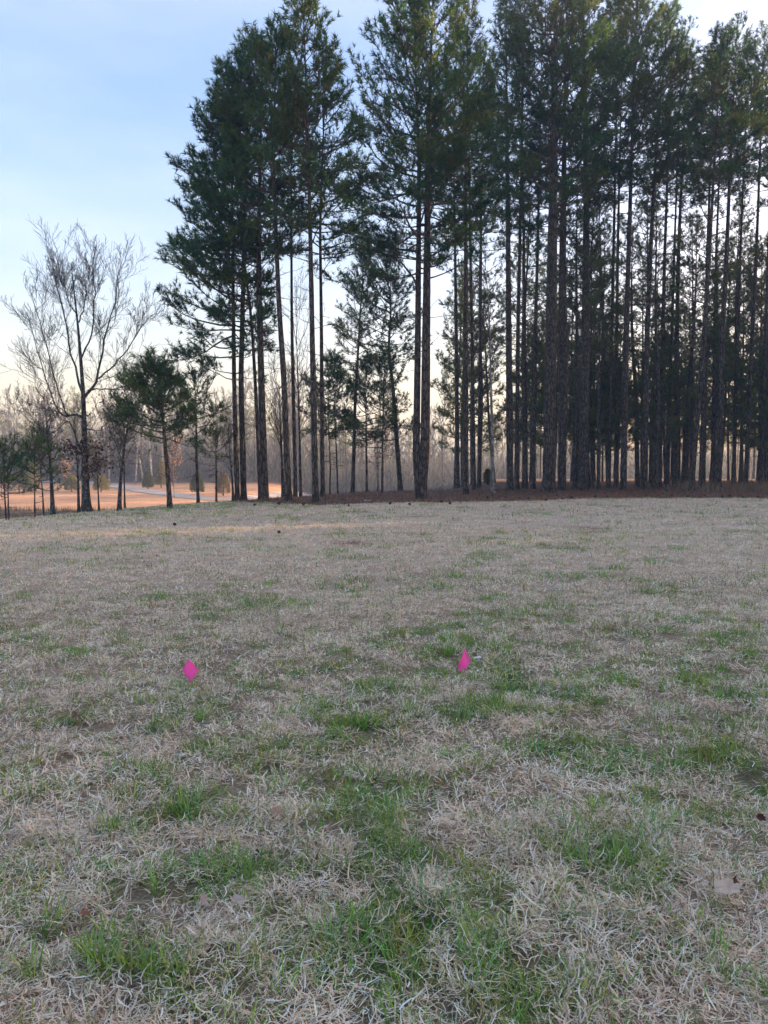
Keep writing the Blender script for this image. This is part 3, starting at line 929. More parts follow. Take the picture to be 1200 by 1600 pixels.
def dead_leaf_cloud(pts, n, size, cols, rs, jit=0.15):
    C = pts[rs.integers(0, len(pts), n)] + rs.normal(0, jit, (n, 3))
    a = nrm(rs.normal(0, 1, (n, 3))); b = nrm(np.cross(a, rs.normal(0, 1, (n, 3))))
    s = size * (0.6 + 0.8 * rs.random((n, 1)))
    V = np.stack([C - a * s, C + b * s * 0.5, C + a * s, C - b * s * 0.5], 1).reshape(-1, 3)
    i = np.arange(n)[:, None] * 4
    T = np.concatenate([i + np.array([0, 1, 2]), i + np.array([0, 2, 3])])
    c = np.asarray(cols)[rs.integers(0, len(cols), n)] * (0.7 + 0.6 * rs.random((n, 1)))
    return V, T, np.repeat(c, 4, 0)


def smooth_line(P, n):
    P = np.asarray(P, float)
    t = np.linspace(0, len(P) - 1, n)
    Q = np.stack([np.interp(t, np.arange(len(P)), P[:, k]) for k in range(3)], 1)
    for _ in range(2): Q[1:-1] = (Q[:-2] + 2 * Q[1:-1] + Q[2:]) / 4
    return Q


# ---- the large bare oak on the left, its main limbs traced
G = on_ground(135, 797)
oak = thing('bare_tree', 'large leafless tree with wide fan of fine twigs on the left', 'tree', G)
D = G[1]


def rel(x, y, dy=0.0):
    p = at_depth(x, y, D + dy); return p - G


rs = np.random.default_rng(501)
tr = [(0, 0, 0)] + [rel(*p) for p in [(133, 740), (132, 690), (131, 640), (130, 610), (126, 560), (122, 510), (117, 465), (113, 435), (111, 410)]]
me, path, r = trunk_mesh('trunk', tr, 0.5 * 14 * D / F, M_GREYBARK, 77, 14, 0.3, 0.75, 0.5)
part('trunk', me, oak)
LIMBS = [
    ([(132, 622), (146, 607), (158, 590), (163, 560), (170, 525), (185, 480), (195, 430), (192, 385)], [0, 0, .1, .2, .4, .6, .8, 1], 0.085),
    ([(157, 592), (172, 580), (196, 562), (220, 535), (240, 505), (255, 490)], [.1, 0, -.3, -.6, -.8, -1], 0.05),
    ([(131, 655), (118, 645), (104, 651), (88, 650), (74, 625), (62, 585), (45, 545), (30, 500)], [0, 0, .1, .2, .3, .5, .7, .9], 0.075),
    ([(105, 650), (92, 630), (80, 600), (66, 545), (50, 490), (36, 440)], [.1, -.2, -.5, -.8, -1.2, -1.5], 0.045),
    ([(129, 612), (118, 585), (110, 550), (100, 505), (86, 455), (80, 405), (76, 370)], [0, .3, .6, .9, 1.1, 1.3, 1.5], 0.07),
    ([(126, 565), (138, 540), (148, 505), (153, 460), (150, 410), (146, 375)], [0, -.3, -.6, -.9, -1.1, -1.3], 0.055),
    ([(131, 712), (119, 690), (113, 668), (102, 650), (88, 672), (70, 682), (40, 665), (10, 640)], [0, 0, -.1, -.2, -.4, -.6, -.8, -1], 0.05),
    ([(133, 668), (146, 672), (158, 675), (176, 662), (196, 640)], [0, -.2, -.4, -.6, -.8], 0.04),
    ([(133, 700), (150, 698), (168, 704), (190, 700), (205, 690)], [0, .3, .5, .8, 1], 0.035),
    ([(122, 505), (132, 470), (136, 430), (130, 390)], [0, .3, .6, .8], 0.04),
    ([(140, 610), (165, 607), (192, 612), (215, 596), (245, 600)], [0, -.4, -.7, -1.2, -1.6], 0.04),
    ([(120, 490), (106, 465), (98, 430), (94, 400)], [0, -.4, -.7, -1], 0.035),
]
for pl, dy, r0 in LIMBS:
    pl = [(128 + (x - 128) * 0.86, y if y > 500 else 500 - (500 - y) * 0.68) for x, y in pl]
    Q = smooth_line([rel(x, y, 1.6 * d_) for (x, y), d_ in zip(pl, dy)], 14) + rs.normal(0, 0.025, (14, 3))
    out = [(Q, np.linspace(r0 * 0.75, 0.010, 14))]
    Lq = np.linalg.norm(np.diff(Q, axis=0), axis=1).sum()
    spawn(out, Q, r0 * 0.38, max(Lq, 3.4) * 0.80, 0, rs, 0.10, (15, 8, 5), 0.46, 0.16, 0.66, 0.2, 0.0055)
    lo = part('limb', limbs_mesh('limb', out[:1], M_GREYBARK, 6), oak)
    part('twig_spray', limbs_mesh('twig_spray', out[1:], M_OAKTWIG, 3), lo)['kind'] = 'stuff'


def bare_tree(name, label, base, w, mids, top, R, group, seed, kids=(14, 5, 4), bark=None, leaves=None, up=0.12, start=0.3, ratio=0.5, spread=0.7):
    G = on_ground(*base); Dd = G[1]
    t = thing(name, label, 'tree', G, group)
    rs = np.random.default_rng(seed)
    P = [np.zeros(3)] + [at_depth(x, y, Dd) - G for (x, y) in list(mids) + [top]]
    me, path, r = trunk_mesh('trunk', P, 0.5 * w * Dd / F, bark or M_GREYBARK, seed, 10, 0.3, 0.9, 0.35)
    part('trunk', me, t)
    out = []
    Q = path[1:]
    spawn(out, Q, 0.3 * w * Dd / F, R / ratio, 0, rs, up, kids, ratio, 0.18, spread, start)
    part('branchwork', limbs_mesh('branchwork', out, M_TWIG), t)['kind'] = 'stuff'
    if leaves:
        n, size, cols, hi = leaves
        tipp = np.array([o[0][-1] for o in out] + [o[0][-2] for o in out])
        tipp = tipp[tipp[:, 2] < hi * P[-1][2]]
        V, T, C = dead_leaf_cloud(tipp, n, size, cols, rs)
        part('foliage', mk_mesh('foliage', V, T, M_LEAF, C), t)['kind'] = 'stuff'
    return t


TAN = [(0.34, 0.22, 0.13), (0.28, 0.17, 0.10), (0.42, 0.30, 0.19)]
DARKR = [(0.085, 0.035, 0.03), (0.12, 0.05, 0.04), (0.06, 0.03, 0.03)]
RUST = [(0.30, 0.10, 0.05), (0.36, 0.15, 0.08)]
bare_tree('bare_tree', 'slender tree with sparse tan leaves leaning left of the large bare tree', (83, 804), 7, [(79, 730), (73, 660)], (68, 620), 1.2, GL, 601, (18, 5, 4), leaves=(260, 0.06, TAN, 1.0), spread=0.9)
bare_tree('oak_sapling', 'thin sapling holding dark red dead leaves beside the large bare tree', (123, 799), 4.5, [(122, 740), (119, 700)], (116, 655), 1.6, GL, 602, (16, 5, 3), leaves=(420, 0.075, DARKR, 0.75), spread=1.1)
bare_tree('oak_sapling', 'thin sapling with sunlit tan leaves right of the large bare tree', (155, 798), 3, [(153, 760)], (150, 690), 1.1, GL, 603, (18, 4, 3), leaves=(420, 0.055, TAN, 1.0), spread=1.0)
bare_tree('bare_tree', 'dark forked bare tree between the large bare tree and bushy young pine', (186, 798), 6.5, [(187, 760), (191, 720), (196, 690)], (206, 610), 2.2, GL, 604, (14, 6, 4, 2), leaves=(300, 0.06, [(0.06, 0.06, 0.035), (0.09, 0.07, 0.045)], 1.0), spread=0.8)
bare_tree('bare_tree', 'very thin straight bare stem left of the bushy young pine', (195, 795), 3, [(194, 740)], (193, 660), 1.0, GL, 605, (12, 4, 3))
bare_tree('bare_tree', 'small crooked bare stem left of the leftmost tall pine', (364, 783), 4, [(365, 765), (363, 745), (359, 720)], (357, 670), 1.1, GL, 606, (10, 4, 3))
bare_tree('bare_tree', 'dense twiggy small tree behind the left clump of pines', (443, 775), 6, [(439, 690)], (436, 600), 2.2, GL, 607, (16, 6, 5), up=0.15)
bare_tree('bare_tree', 'thin bare tree seen between trunks right of the slender leaning pine', (470, 774), 5, [(468, 680)], (462, 480), 2.4, GL, 608, (18, 6, 4))
bare_tree('bare_tree', 'pale grey bare tree with smooth trunk in front of the tight pine cluster', (770, 771), 6.5, [(769, 680), (767, 600), (765, 500)], (757, 390), 2.6, GC, 609, (14, 5, 3), M_PALEBARK, start=0.45)
bare_tree('bare_tree', 'thin crooked bare tree right of the thickest pine', (897, 765), 5.5, [(896, 640), (892, 560), (895, 500)], (891, 400), 2.0, GC, 610, (14, 5, 3), start=0.4)
bare_tree('bare_tree', 'thin dark bare tree between leaning sturdy pine and the close thin pair', (935, 764), 6, [(936, 600), (938, 480)], (936, 360), 2.2, GC, 611, (14, 5, 3), start=0.4)
bare_tree('oak_sapling', 'small sapling with rust red leaves behind the gap pines', (590, 768), 2.4, [(591, 740)], (590, 672), 1.9, GC, 612, (14, 5, 3), leaves=(420, 0.07, RUST, 1.0), spread=1.2)

# ------------------------------------------------------------------ background prototypes
def proto_pine(seed, H=20.0, hb=9.0, R=2.4, r0=0.19, nbr=34, curve=0.4, dens=0.55, warm=0.1, group=None, label=None, loc=(0, 0, 0), n_per=13, dead=8, sides=9):
    rs = np.random.default_rng(seed)
    t = thing('pine_tree', label, 'pine tree', loc, group)
    zz = np.linspace(0, H, 7)
    P = np.stack([curve * np.cumsum(rs.normal(0, 0.25, 7)), curve * np.cumsum(rs.normal(0, 0.25, 7)), zz], 1); P -= P[0]
    me, path, r = trunk_mesh('trunk', P, r0, M_PINE, seed, sides, 0.9)
    part('trunk', me, t)
    (Vb, Tb), nv = pine_parts(path, r, H, hb, R, None, seed, nbr, dens, n_per=n_per, nl=0.27, nw=0.034, warm=warm, dead=dead)
    part('branchwork', mk_mesh('branchwork', Vb, Tb, M_TWIG), t)['kind'] = 'stuff'
    part('crown', mk_mesh('crown', nv[0], nv[1], M_NEEDLE, nv[2]), t)['kind'] = 'stuff'
    return t


LAND = [(658, 'two-trunked pine'), (728, 'forward pine'), (770, 'pale grey tree'), (815, 'tight cluster of five'), (857, 'thickest pine'), (912, 'leaning sturdy pine'), (956, 'close thin pair'),
        (975, 'lichen spotted pine'), (1042, 'three dark set-back trunks'), (1085, 'right leaning pine'), (1125, 'white lichen pine'), (1168, 'slim right-edge pine'), (1300, 'right edge of the view')]
ORD = ['first', 'second', 'third', 'fourth', 'fifth', 'sixth', 'seventh', 'eighth', 'ninth', 'tenth', 'eleventh', 'twelfth', 'thirteenth', 'fourteenth', 'fifteenth', 'sixteenth']


def name_between(spots, what):
    """a label for each (x, y) spot by the landmarks left and right of it as seen from the lawn"""
    px = [CX + F * X / Y for X, Y in spots]
    slot = [max(i for i, l in enumerate(LAND) if l[0] <= max(p, 659)) for p in px]
    out = []
    for p, k in zip(px, slot):
        same = sorted(q for q, k2 in zip(px, slot) if k2 == k)
        out.append(f'{what}, {ORD[min(15, same.index(p))]} between the {LAND[k][1]} and the {LAND[min(k + 1, 12)][1]}')
    return out


def gp(x, y):
    return (x, y, float(gz(x, y)))


# ---- pines standing deeper in the stand: thin trunks, alike from here
GD = 'slim pines deep in the stand'
LD = 'slim pine trunk in the shade deep behind the front row'
protos = []
deep = []
rs = np.random.default_rng(901)
while len(deep) < 36:
    Y = 44 + 46 * rs.random(); px = 690 + 520 * rs.random() ** 0.85
    X = (px - CX) / F * Y
    if Y > 70 + 0.25 * X: continue
    if px < 850 and Y > 62 and rs.random() < 0.5: continue
    if any((X - a) ** 2 + (Y - b) ** 2 < 3.2 for a, b in deep): continue
    deep.append((X, Y))
LDS = name_between(deep, 'slim deep pine')
for i, (X, Y) in enumerate(deep):
    LD = LDS[i]
    if i < 5:
        protos.append(proto_pine(920 + i, 20 + i * 0.6, 9.5 + 0.8 * (i % 3), 2.3 + 0.15 * i, 0.12 + 0.02 * (i % 3), label=LD, group=GD, loc=gp(X, Y), warm=0.25 + 0.12 * (i % 3)))  # warm paints a backlit yellow-green into the deep crowns
    else:
        s = 0.8 + 0.3 * rs.random()
        clone(protos[i % 5], gp(X, Y), rs.random() * 6.28, (s, s, 0.85 + 0.22 * rs.random()), label=LD, tilt=(rs.normal(0, 0.018), rs.normal(0, 0.018)))
# ---- young shade pines with low crowns among them
GU = 'young pines in the shade of the stand'
LU = 'young low crowned pine in the shade between the tall trunks'
under = []
pu = []
while len(under) < 38:
    Y = 52 + 40 * rs.random(); px = (900 + 305 * rs.random()) if rs.random() < 0.6 else (690 + 280 * rs.random())
    X = (px - CX) / F * Y
    if Y > 72 + 0.25 * X: continue
    under.append((X, Y))
LUS = name_between(under, 'young low pine')
for i, (X, Y) in enumerate(under):
    LU = LUS[i]
    if i < 3:
        pu.append(proto_pine(950 + i, 9.0 + i, 2.4, 2.1, 0.09, 40, 0.3, 0.8, 0.3 + 0.18 * i, GU, LU, gp(X, Y), dead=4))  # warm puts the same backlit glow into the young crowns' colour
    else:
        s = 0.8 + 0.75 * rs.random()
        clone(pu[i % 3], gp(X, Y), rs.random() * 6.28, (s, s, s * (0.9 + 0.25 * rs.random())), label=LU)


# ---- the far wood across the valley
def proto_bare(seed, H, R, r0, kids, label, group, loc, bark=M_GREYBARK, leafcol=None, name='bare_tree', start=0.35):
    rs = np.random.default_rng(seed)
    t = thing(name, label, 'tree', loc, group)
    zz = np.linspace(0, H, 6)
    P = np.stack([np.cumsum(rs.normal(0, 0.15, 6)), np.cumsum(rs.normal(0, 0.15, 6)), zz], 1); P -= P[0]
    me, path, r = trunk_mesh('trunk', P, r0, bark, seed, 7, 1.0, 0.9)
    part('trunk', me, t)
    out = []
    spawn(out, path[1:], r0 * 0.6, R / 0.5, 0, rs, 0.16, kids, 0.5, 0.17, 0.65, start, 0.022)
    part('branchwork', limbs_mesh('branchwork', out, M_FARTWIG if leafcol is None else M_TWIG), t)['kind'] = 'stuff'
    if leafcol is not None:
        tipp = np.array([o[0][-1] for o in out] + [o[0][-2] for o in out])
        V, T, C = dead_leaf_cloud(tipp, 700, 0.10, leafcol, rs, 0.25)
        part('foliage', mk_mesh('foliage', V, T, M_LEAF, C), t)['kind'] = 'stuff'
    return t


GW = 'bare trees of the far wood'
LW = 'grey leafless tree in the hazy wood across the valley'
LWP = 'pine with hazy green crown in the wood across the valley'
pb_, pp_ = [], []
rs = np.random.default_rng(1001)
far = []
nb = 0
while len(far) < 230:
    Y = 134 + 95 * rs.random() ** 1.5
    X = (rs.random() - 0.5) * (Y * 1.06 + 12)
    if X > 12 and rs.random() < 0.5: Y = 96 + 40 * rs.random(); X = 8 + (0.55 * Y - 4) * rs.random()
    if Y < 132 and X < 16 + 0.12 * (Y - 96): continue
    if any((X - a) ** 2 + (Y - b) ** 2 < 5 for a, b in far): continue
    far.append((X, Y))
for i, (X, Y) in enumerate(far):
    if i % 3 != 2:
        if len(pb_) < 4:
            j = len(pb_)
            pb_.append(proto_bare(1010 + j, 14 + j, 2.6, 0.15, (20, 6, 4), LW, GW, gp(X, Y), M_FARBARK))
        else:
            s = 0.8 + 0.45 * rs.random()
            clone(pb_[rs.integers(0, 4)], gp(X, Y), rs.random() * 6.28, (s, s, s * (0.85 + 0.3 * rs.random())))
    else:
        if len(pp_) < 2:
            j = len(pp_)
            pp_.append(proto_pine(1030 + j, 15 + 2 * j, 7.5, 2.6, 0.16, 30, 0.4, 0.6, 0.25, 'pines of the far wood', LWP, gp(X, Y), n_per=10, dead=3, sides=7))
        else:
            s = 0.7 + 0.4 * rs.random()
            clone(pp_[rs.integers(0, 2)], gp(X, Y), rs.random() * 6.28, (s * 1.1, s * 1.1, s))

# ---- twiggy thicket that closes the far wood, one mass
n = 48000
Y = 136 + 120 * rs.random(n); X = (rs.random(n) - 0.5) * (Y * 1.15 + 20)
Z0 = gz(X, Y)
hh = 1.5 + 12 * rs.random(n) ** 1.2
d = nrm(np.stack([rs.normal(0, 0.55, n), rs.normal(0, 0.55, n), np.ones(n)], 1))
p0 = np.stack([X, Y, Z0 + hh * 0.35 * rs.random(n)], 1); p1 = p0 + d * (hh * 0.75)[:, None]
sd = nrm(np.cross(d, rs.normal(0, 1, (n, 3)))) * (0.04 + 0.08 * rs.random((n, 1)))
V = np.stack([p0 - sd, p0 + sd, p1], 1).reshape(-1, 3)
cb = np.array([(0.10, 0.10, 0.11), (0.13, 0.125, 0.13), (0.08, 0.08, 0.09), (0.06, 0.085, 0.055)])[rs.integers(0, 4, n)]  # bluish greys with far shade and haze painted in
o = link(bpy.data.objects.new('far_thicket', mk_mesh('far_thicket', V, np.arange(3 * n).reshape(-1, 3), M_LEAF, np.repeat(cb, 3, 0))))
tag(o, 'tangled grey thicket filling the far wood', 'thicket', kind='stuff')

# ---- unseen wood added right of the view, one mass sized to shade the lawn
n = 0
PVs, PDs, PCs = [], [], []
for i in range(430):
    Y = -30 + 130 * rs.random(); X = 20 + 120 * rs.random()
    if Y > 70 + 0.25 * X or X < 0.55 * Y + 5 or X < 38: continue
    H = 24 + 6 * rs.random(); m_ = 66
    zc = H * (0.16 + 0.84 * rs.random(m_)); rad = 3.4 * np.sqrt(rs.random(m_)) * (1.05 - 0.6 * zc / H); a_ = rs.random(m_) * 6.28
    PVs.append(np.stack([X + rad * np.cos(a_), Y + rad * np.sin(a_), float(gz(X, Y)) + zc], 1))
C_ = np.concatenate(PVs)
Dn = nrm(rs.normal(0, 0.6, C_.shape) + np.array([0, 0, 0.5]))
V, T, C = needle_tufts(C_, Dn, 5, 1.8, 0.5, NEEDLE[rs.integers(0, 4, len(C_))], rs)
o = link(bpy.data.objects.new('pine_wood', mk_mesh('pine_wood', V, T, M_NEEDLE, C)))
tag(o, 'dense unseen pine wood added beyond the right edge to shade the lawn', 'wood', kind='stuff')

# ------------------------------------------------------------------ valley shrubs and banks
def cedar(label, base_px, h_px, w_px, depth, cols, seed, name='cedar_shrub', catg='shrub', n=1500):
    X, Yd, _ = at_depth(base_px[0], base_px[1], depth)
    loc = gp(X, Yd)
    H = h_px * depth / F; R = 0.5 * w_px * depth / F
    t = thing(name, label, catg, loc, 'shrubs in the valley')
    rs = np.random.default_rng(seed)
    me, path, r = trunk_mesh('trunk', [(0, 0, 0), (0.02, 0, H * 0.5), (0, 0, H * 0.95)], 0.05 + 0.01 * H, M_GREYBARK, seed, 7, 0.4)
    part('trunk', me, t)
    z = rs.random(n) ** 0.8
    prof = np.sqrt(np.clip(1 - (2 * (z - 0.32) / 1.36) ** 2, 0, 1)) * (1 - 0.35 * z)
    a = rs.random(n) * 6.28
    rr = R * 1.15 * prof * (0.55 + 0.5 * rs.random(n)) * (1 + 0.25 * np.sin(a * 3 + seed) * rs.random(n))
    C = np.stack([rr * np.cos(a), rr * np.sin(a), H * (0.1 + 0.92 * z)], 1)
    Dv = nrm(np.stack([np.cos(a) * 0.6, np.sin(a) * 0.6, 0.9 + 0 * a], 1) + rs.normal(0, 0.3, (n, 3)))
    cc_ = np.asarray(cols)[rs.integers(0, len(cols), n)] * (0.7 + 0.6 * rs.random((n, 1)))
    V, T, Cc = needle_tufts(C, Dv, 8, 0.13 * H ** 0.6, 0.035, cc_, rs)
    part('crown', mk_mesh('crown', V, T, M_NEEDLE, Cc), t)['kind'] = 'stuff'
    return t


CED = [(0.06, 0.085, 0.035), (0.08, 0.10, 0.045), (0.05, 0.07, 0.03)]
OLV = [(0.16, 0.16, 0.06), (0.20, 0.18, 0.07), (0.12, 0.13, 0.05)]
BRN = [(0.24, 0.19, 0.08), (0.20, 0.17, 0.07), (0.30, 0.21, 0.11)]
cedar('small round cedar standing in the open beside the gravel lane', (231, 765), 26, 15, 118, CED, 1101)
cedar('yellowish green young tree behind the bushy young pine trunk', (252, 764), 40, 16, 122, OLV, 1102)
cedar('dark cedar behind the spindly forked pine', (309, 774), 32, 19, 106, CED, 1103)
cedar('rounded olive brown shrub right of the sunlit pole pine', (349, 775), 34, 22, 104, BRN, 1104)
cedar('broad dark bush behind the far left saplings', (30, 768), 34, 34, 108, CED, 1105)
cedar('olive bush left of the large bare tree trunk', (112, 763), 24, 22, 112, OLV, 1106)
cedar('yellow green bush right of the large bare tree trunk', (158, 764), 26, 22, 112, OLV, 1107)
cedar('tall yellow green young tree at the far left behind the saplings', (48, 765), 46, 24, 112, OLV, 1108)
cedar('green bush between the slender leaning pine and the left clump', (452, 772), 34, 26, 96, OLV, 1109)
cedar('small evergreen bush in the shade left of the pale grey tree', (762, 757), 22, 12, 60, OLV, 1110, n=500)


def pink_tree(px, py, h, depth, seed, label):
    X, Yd, _ = at_depth(px, py, depth)
    return proto_bare(seed, h * depth / F, 1.9, 0.07, (22, 6, 4), label, 'shrubs in the valley', gp(X, Yd), M_PALEBARK, [(0.40, 0.25, 0.17), (0.46, 0.31, 0.22)], start=0.15)


pink_tree(273, 775, 78, 100, 1201, 'pinkish sunlit leafless young tree beside the bushy young pine trunk')
pink_tree(100, 752, 30, 118, 1202, 'low pinkish brush at the field edge behind the large bare tree')
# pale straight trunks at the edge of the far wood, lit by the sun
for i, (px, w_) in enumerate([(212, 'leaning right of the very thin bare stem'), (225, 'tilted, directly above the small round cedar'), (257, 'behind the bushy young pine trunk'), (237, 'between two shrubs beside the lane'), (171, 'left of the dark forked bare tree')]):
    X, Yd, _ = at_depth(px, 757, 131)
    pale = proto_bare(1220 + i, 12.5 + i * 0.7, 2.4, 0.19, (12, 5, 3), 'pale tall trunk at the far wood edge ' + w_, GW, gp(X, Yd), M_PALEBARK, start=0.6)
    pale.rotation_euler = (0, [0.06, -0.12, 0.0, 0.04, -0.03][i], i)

# dark reeds along the pond's far bank and rough tufts along the slope
rs = np.random.default_rng(1301)
th = rs.random(5200) * 3.6 - 0.25
X = -46 + 25 * (1.0 + 0.035 * rs.normal(0, 1, 5200)) * np.cos(th); Y = 66 + 16.5 * (1.0 + 0.03 * rs.normal(0, 1, 5200)) * np.sin(th)
k = Y > 58
X, Y = X[k], Y[k]; nn = len(X)
cr = np.array([(0.10, 0.075, 0.05), (0.16, 0.12, 0.07), (0.07, 0.06, 0.04)])[rs.integers(0, 3, nn)]
V, T, C = blades(X, Y, 0.35 + 0.45 * rs.random(nn), 0.05 + 0.03 * rs.random(nn), rs.random(nn) * 6.28, np.abs(rs.normal(0.15, 0.15, nn)), rs.normal(0.3, 0.2, nn), 1, cr)
o = link(bpy.data.objects.new('pond_reeds', mk_mesh('pond_reeds', V, T, M_GRASS, C)))
tag(o, 'dark rough reeds along the far bank of the pond', 'reeds', kind='stuff')
# rough weeds where the lawn ends above the valley, and sedge at the right among the trunks
wx, wy = [], []
for px in np.arange(150, 345, 1.1):
    for q in range(3):
        p = at_depth(px, 770, 58 + 9 * rs.random() + (px - 150) * 0.10); wx.append(p[0] + rs.normal(0, .3)); wy.append(p[1])
wx, wy = np.repeat(np.array(wx), 4), np.repeat(np.array(wy), 4); wx = wx + rs.normal(0, .15, len(wx)); wy = wy + rs.normal(0, .3, len(wx))
sx_, sy_ = [], []
for i in range(420):
    px = 1040 + 170 * rs.random() ** 0.7; D_ = 42 + 16 * rs.random(); sx_.append((px - CX) / F * D_); sy_.append(D_)
sx_, sy_ = np.repeat(np.array(sx_), 5) + rs.normal(0, .12, 2100), np.repeat(np.array(sy_), 5) + rs.normal(0, .2, 2100)
X = np.concatenate([wx, sx_]); Y = np.concatenate([wy, sy_]); nn = len(X)
cr = np.array([(0.30, 0.21, 0.14), (0.22, 0.15, 0.10), (0.16, 0.11, 0.08)])[rs.integers(0, 3, nn)]
V, T, C = blades(X, Y, 0.25 + 0.4 * rs.random(nn), 0.018 + 0.012 * rs.random(nn), rs.random(nn) * 6.28, np.abs(rs.normal(0.2, 0.15, nn)), rs.normal(0.4, 0.3, nn), 2, cr)
o = link(bpy.data.objects.new('tall_dry_weeds', mk_mesh('tall_dry_weeds', V, T, M_GRASS, C)))
tag(o, 'tall dry weeds along the slope and among the right trunks', 'weeds', kind='stuff')

# ------------------------------------------------------------------ marking flags
m, nt, b = new_mat('pink_flag_vinyl')
b.inputs['Base Color'].default_value = (1.0, 0.12, 0.46, 1)
b.inputs['Roughness'].default_value = 0.45
tr_ = nd(nt, 'ShaderNodeBsdfTranslucent'); tr_.inputs[0].default_value = (1.0, 0.20, 0.56, 1)
mx = nd(nt, 'ShaderNodeMixShader'); mx.inputs[0].default_value = 0.4
nt.links.new(b.outputs[0], mx.inputs[1]); nt.links.new(tr_.outputs[0], mx.inputs[2])
nt.links.new(mx.outputs[0], nt.nodes['Material Output'].inputs['Surface'])
M_FLAG = m
m, nt, b = new_mat('flag_wire'); b.inputs['Base Color'].default_value = (0.35, 0.34, 0.33, 1); b.inputs['Metallic'].default_value = 0.8; b.inputs['Roughness'].default_value = 0.45
M_WIRE = m


def flag(label, corners, foot, curl):
    """corners: top, right, bottom, left in the photograph"""
    G = on_ground(*foot)
    t = thing('marking_flag', label, 'flag', G, 'marking flags in the lawn')
    Dp = G[1]
    c = [at_depth(x, y, Dp + 0.0048 * (corners[2][1] - y)) - G for x, y in corners]
    N = 12
    V = []
    for i in range(N + 1):
        for j in range(N + 1):
            u, v = i / N, j / N
            p = c[0] * (1 - u) * (1 - v) + c[1] * u * (1 - v) + c[2] * u * v + c[3] * (1 - u) * v
            p = p + np.array([0, 0.03 * (u - v) + curl * math.sin(math.pi * u) * 0.02 + curl * 0.016 * math.sin(2.2 * math.pi * v + 0.6), 0])
            # the edges of the sheet bow a little
            p = p + (c[0] + c[2] - c[1] - c[3]) * 0.0 + np.array([1, 0, 0]) * curl * 0.010 * math.sin(math.pi * v) * (u - 0.3)
            V.append(p)
    V = np.array(V); idx = np.arange((N + 1) ** 2).reshape(N + 1, N + 1)
    a, b1, c1, d1 = idx[:-1, :-1].ravel(), idx[1:, :-1].ravel(), idx[1:, 1:].ravel(), idx[:-1, 1:].ravel()
    T = np.concatenate([np.stack([a, b1, c1], 1), np.stack([a, c1, d1], 1)])
    me = mk_mesh('sheet', V, T, M_FLAG, None, True)
    o = part('sheet', me, t)
    so_ = o.modifiers.new('thick', 'SOLIDIFY'); so_.thickness = 0.0006
    w0 = (c[0] + c[3]) / 2 * 0 + c[0] + np.array([0, 0.012, 0.004]); w1 = c[3] + np.array([0, 0.012, 0])
    wire = np.array([w0, w0 * 0.5 + w1 * 0.5, w1, w1 * 0.45 + np.array([0.0, 0.02, -0.005]), [0.004, 0.015, -0.05]])
    Vw, Tw = tubes(smooth_line(wire, 14)[None], np.full((1, 14), 0.0014), 6)
    part('wire_staff', mk_mesh('wire_staff', Vw, Tw, M_WIRE, None, True), t)
    return t


flag('pink diamond shaped marking flag standing in dry grass, the left of the two', [(294.5, 1030), (308.5, 1049), (297, 1066.5), (286.5, 1047)], (297, 1071), 0.4)
flag('pink curled marking flag in a green grass tuft beside a white scrap', [(727, 1014), (736.5, 1036), (719.5, 1050.5), (714.5, 1040)], (722, 1056), 1.0)

# white scrap beside the right flag, pale stake on the straw
M_WHITE = plain_material('bleached_wood', (0.72, 0.67, 0.60), 0.7, 0.12, 30)


def slab(me_name, lx_, ly_, lz_, mat, bevel=0.15, seed=0):
    rs = np.random.default_rng(seed)
    xs = np.linspace(-lx_ / 2, lx_ / 2, 7)
    prof = [(-0.5, -0.5 + bevel), (-0.5 + bevel, -0.5), (0.5 - bevel, -0.5), (0.5, -0.5 + bevel), (0.5, 0.5 - bevel), (0.5 - bevel, 0.5), (-0.5 + bevel, 0.5), (-0.5, 0.5 - bevel)]
    V = [(x + rs.normal(0, lx_ * .004), p[0] * ly_ * (1 + rs.normal(0, .03)), p[1] * lz_ + rs.normal(0, lz_ * .04)) for x in xs for p in prof]
    T = []
    for i in range(6):
        for j in range(8):
            a_, b1 = i * 8 + j, i * 8 + (j + 1) % 8
            T += [(a_, b1, b1 + 8), (a_, b1 + 8, a_ + 8)]
    for s_, base in ((1, 0), (-1, 48)):
        for j in range(1, 7): T.append((base, base + j, base + j + 1)[::s_])
    return mk_mesh(me_name, np.array(V), np.array(T), mat)


G = on_ground(746, 1041)
o = link(bpy.data.objects.new('wood_chip', slab('wood_chip', 0.055, 0.022, 0.012, M_WHITE, 0.2, 3)))
o.location = (G[0], G[1] + 0.01, G[2] + 0.075); o.rotation_euler = (0.3, -0.12, 0.15)
tag(o, 'small whitish chip of wood lying in grass beside the curled flag', 'wood chip')
G = on_ground(574, 783.5)
o = link(bpy.data.objects.new('wooden_stake', slab('wooden_stake', 0.30, 0.045, 0.03, M_WHITE, 0.15, 4)))
o.location = (G[0], G[1], G[2] + 0.035); o.rotation_euler = (0.1, 0.03, 0.12)
tag(o, 'pale wooden stake lying on the pine straw in the gap', 'stake')


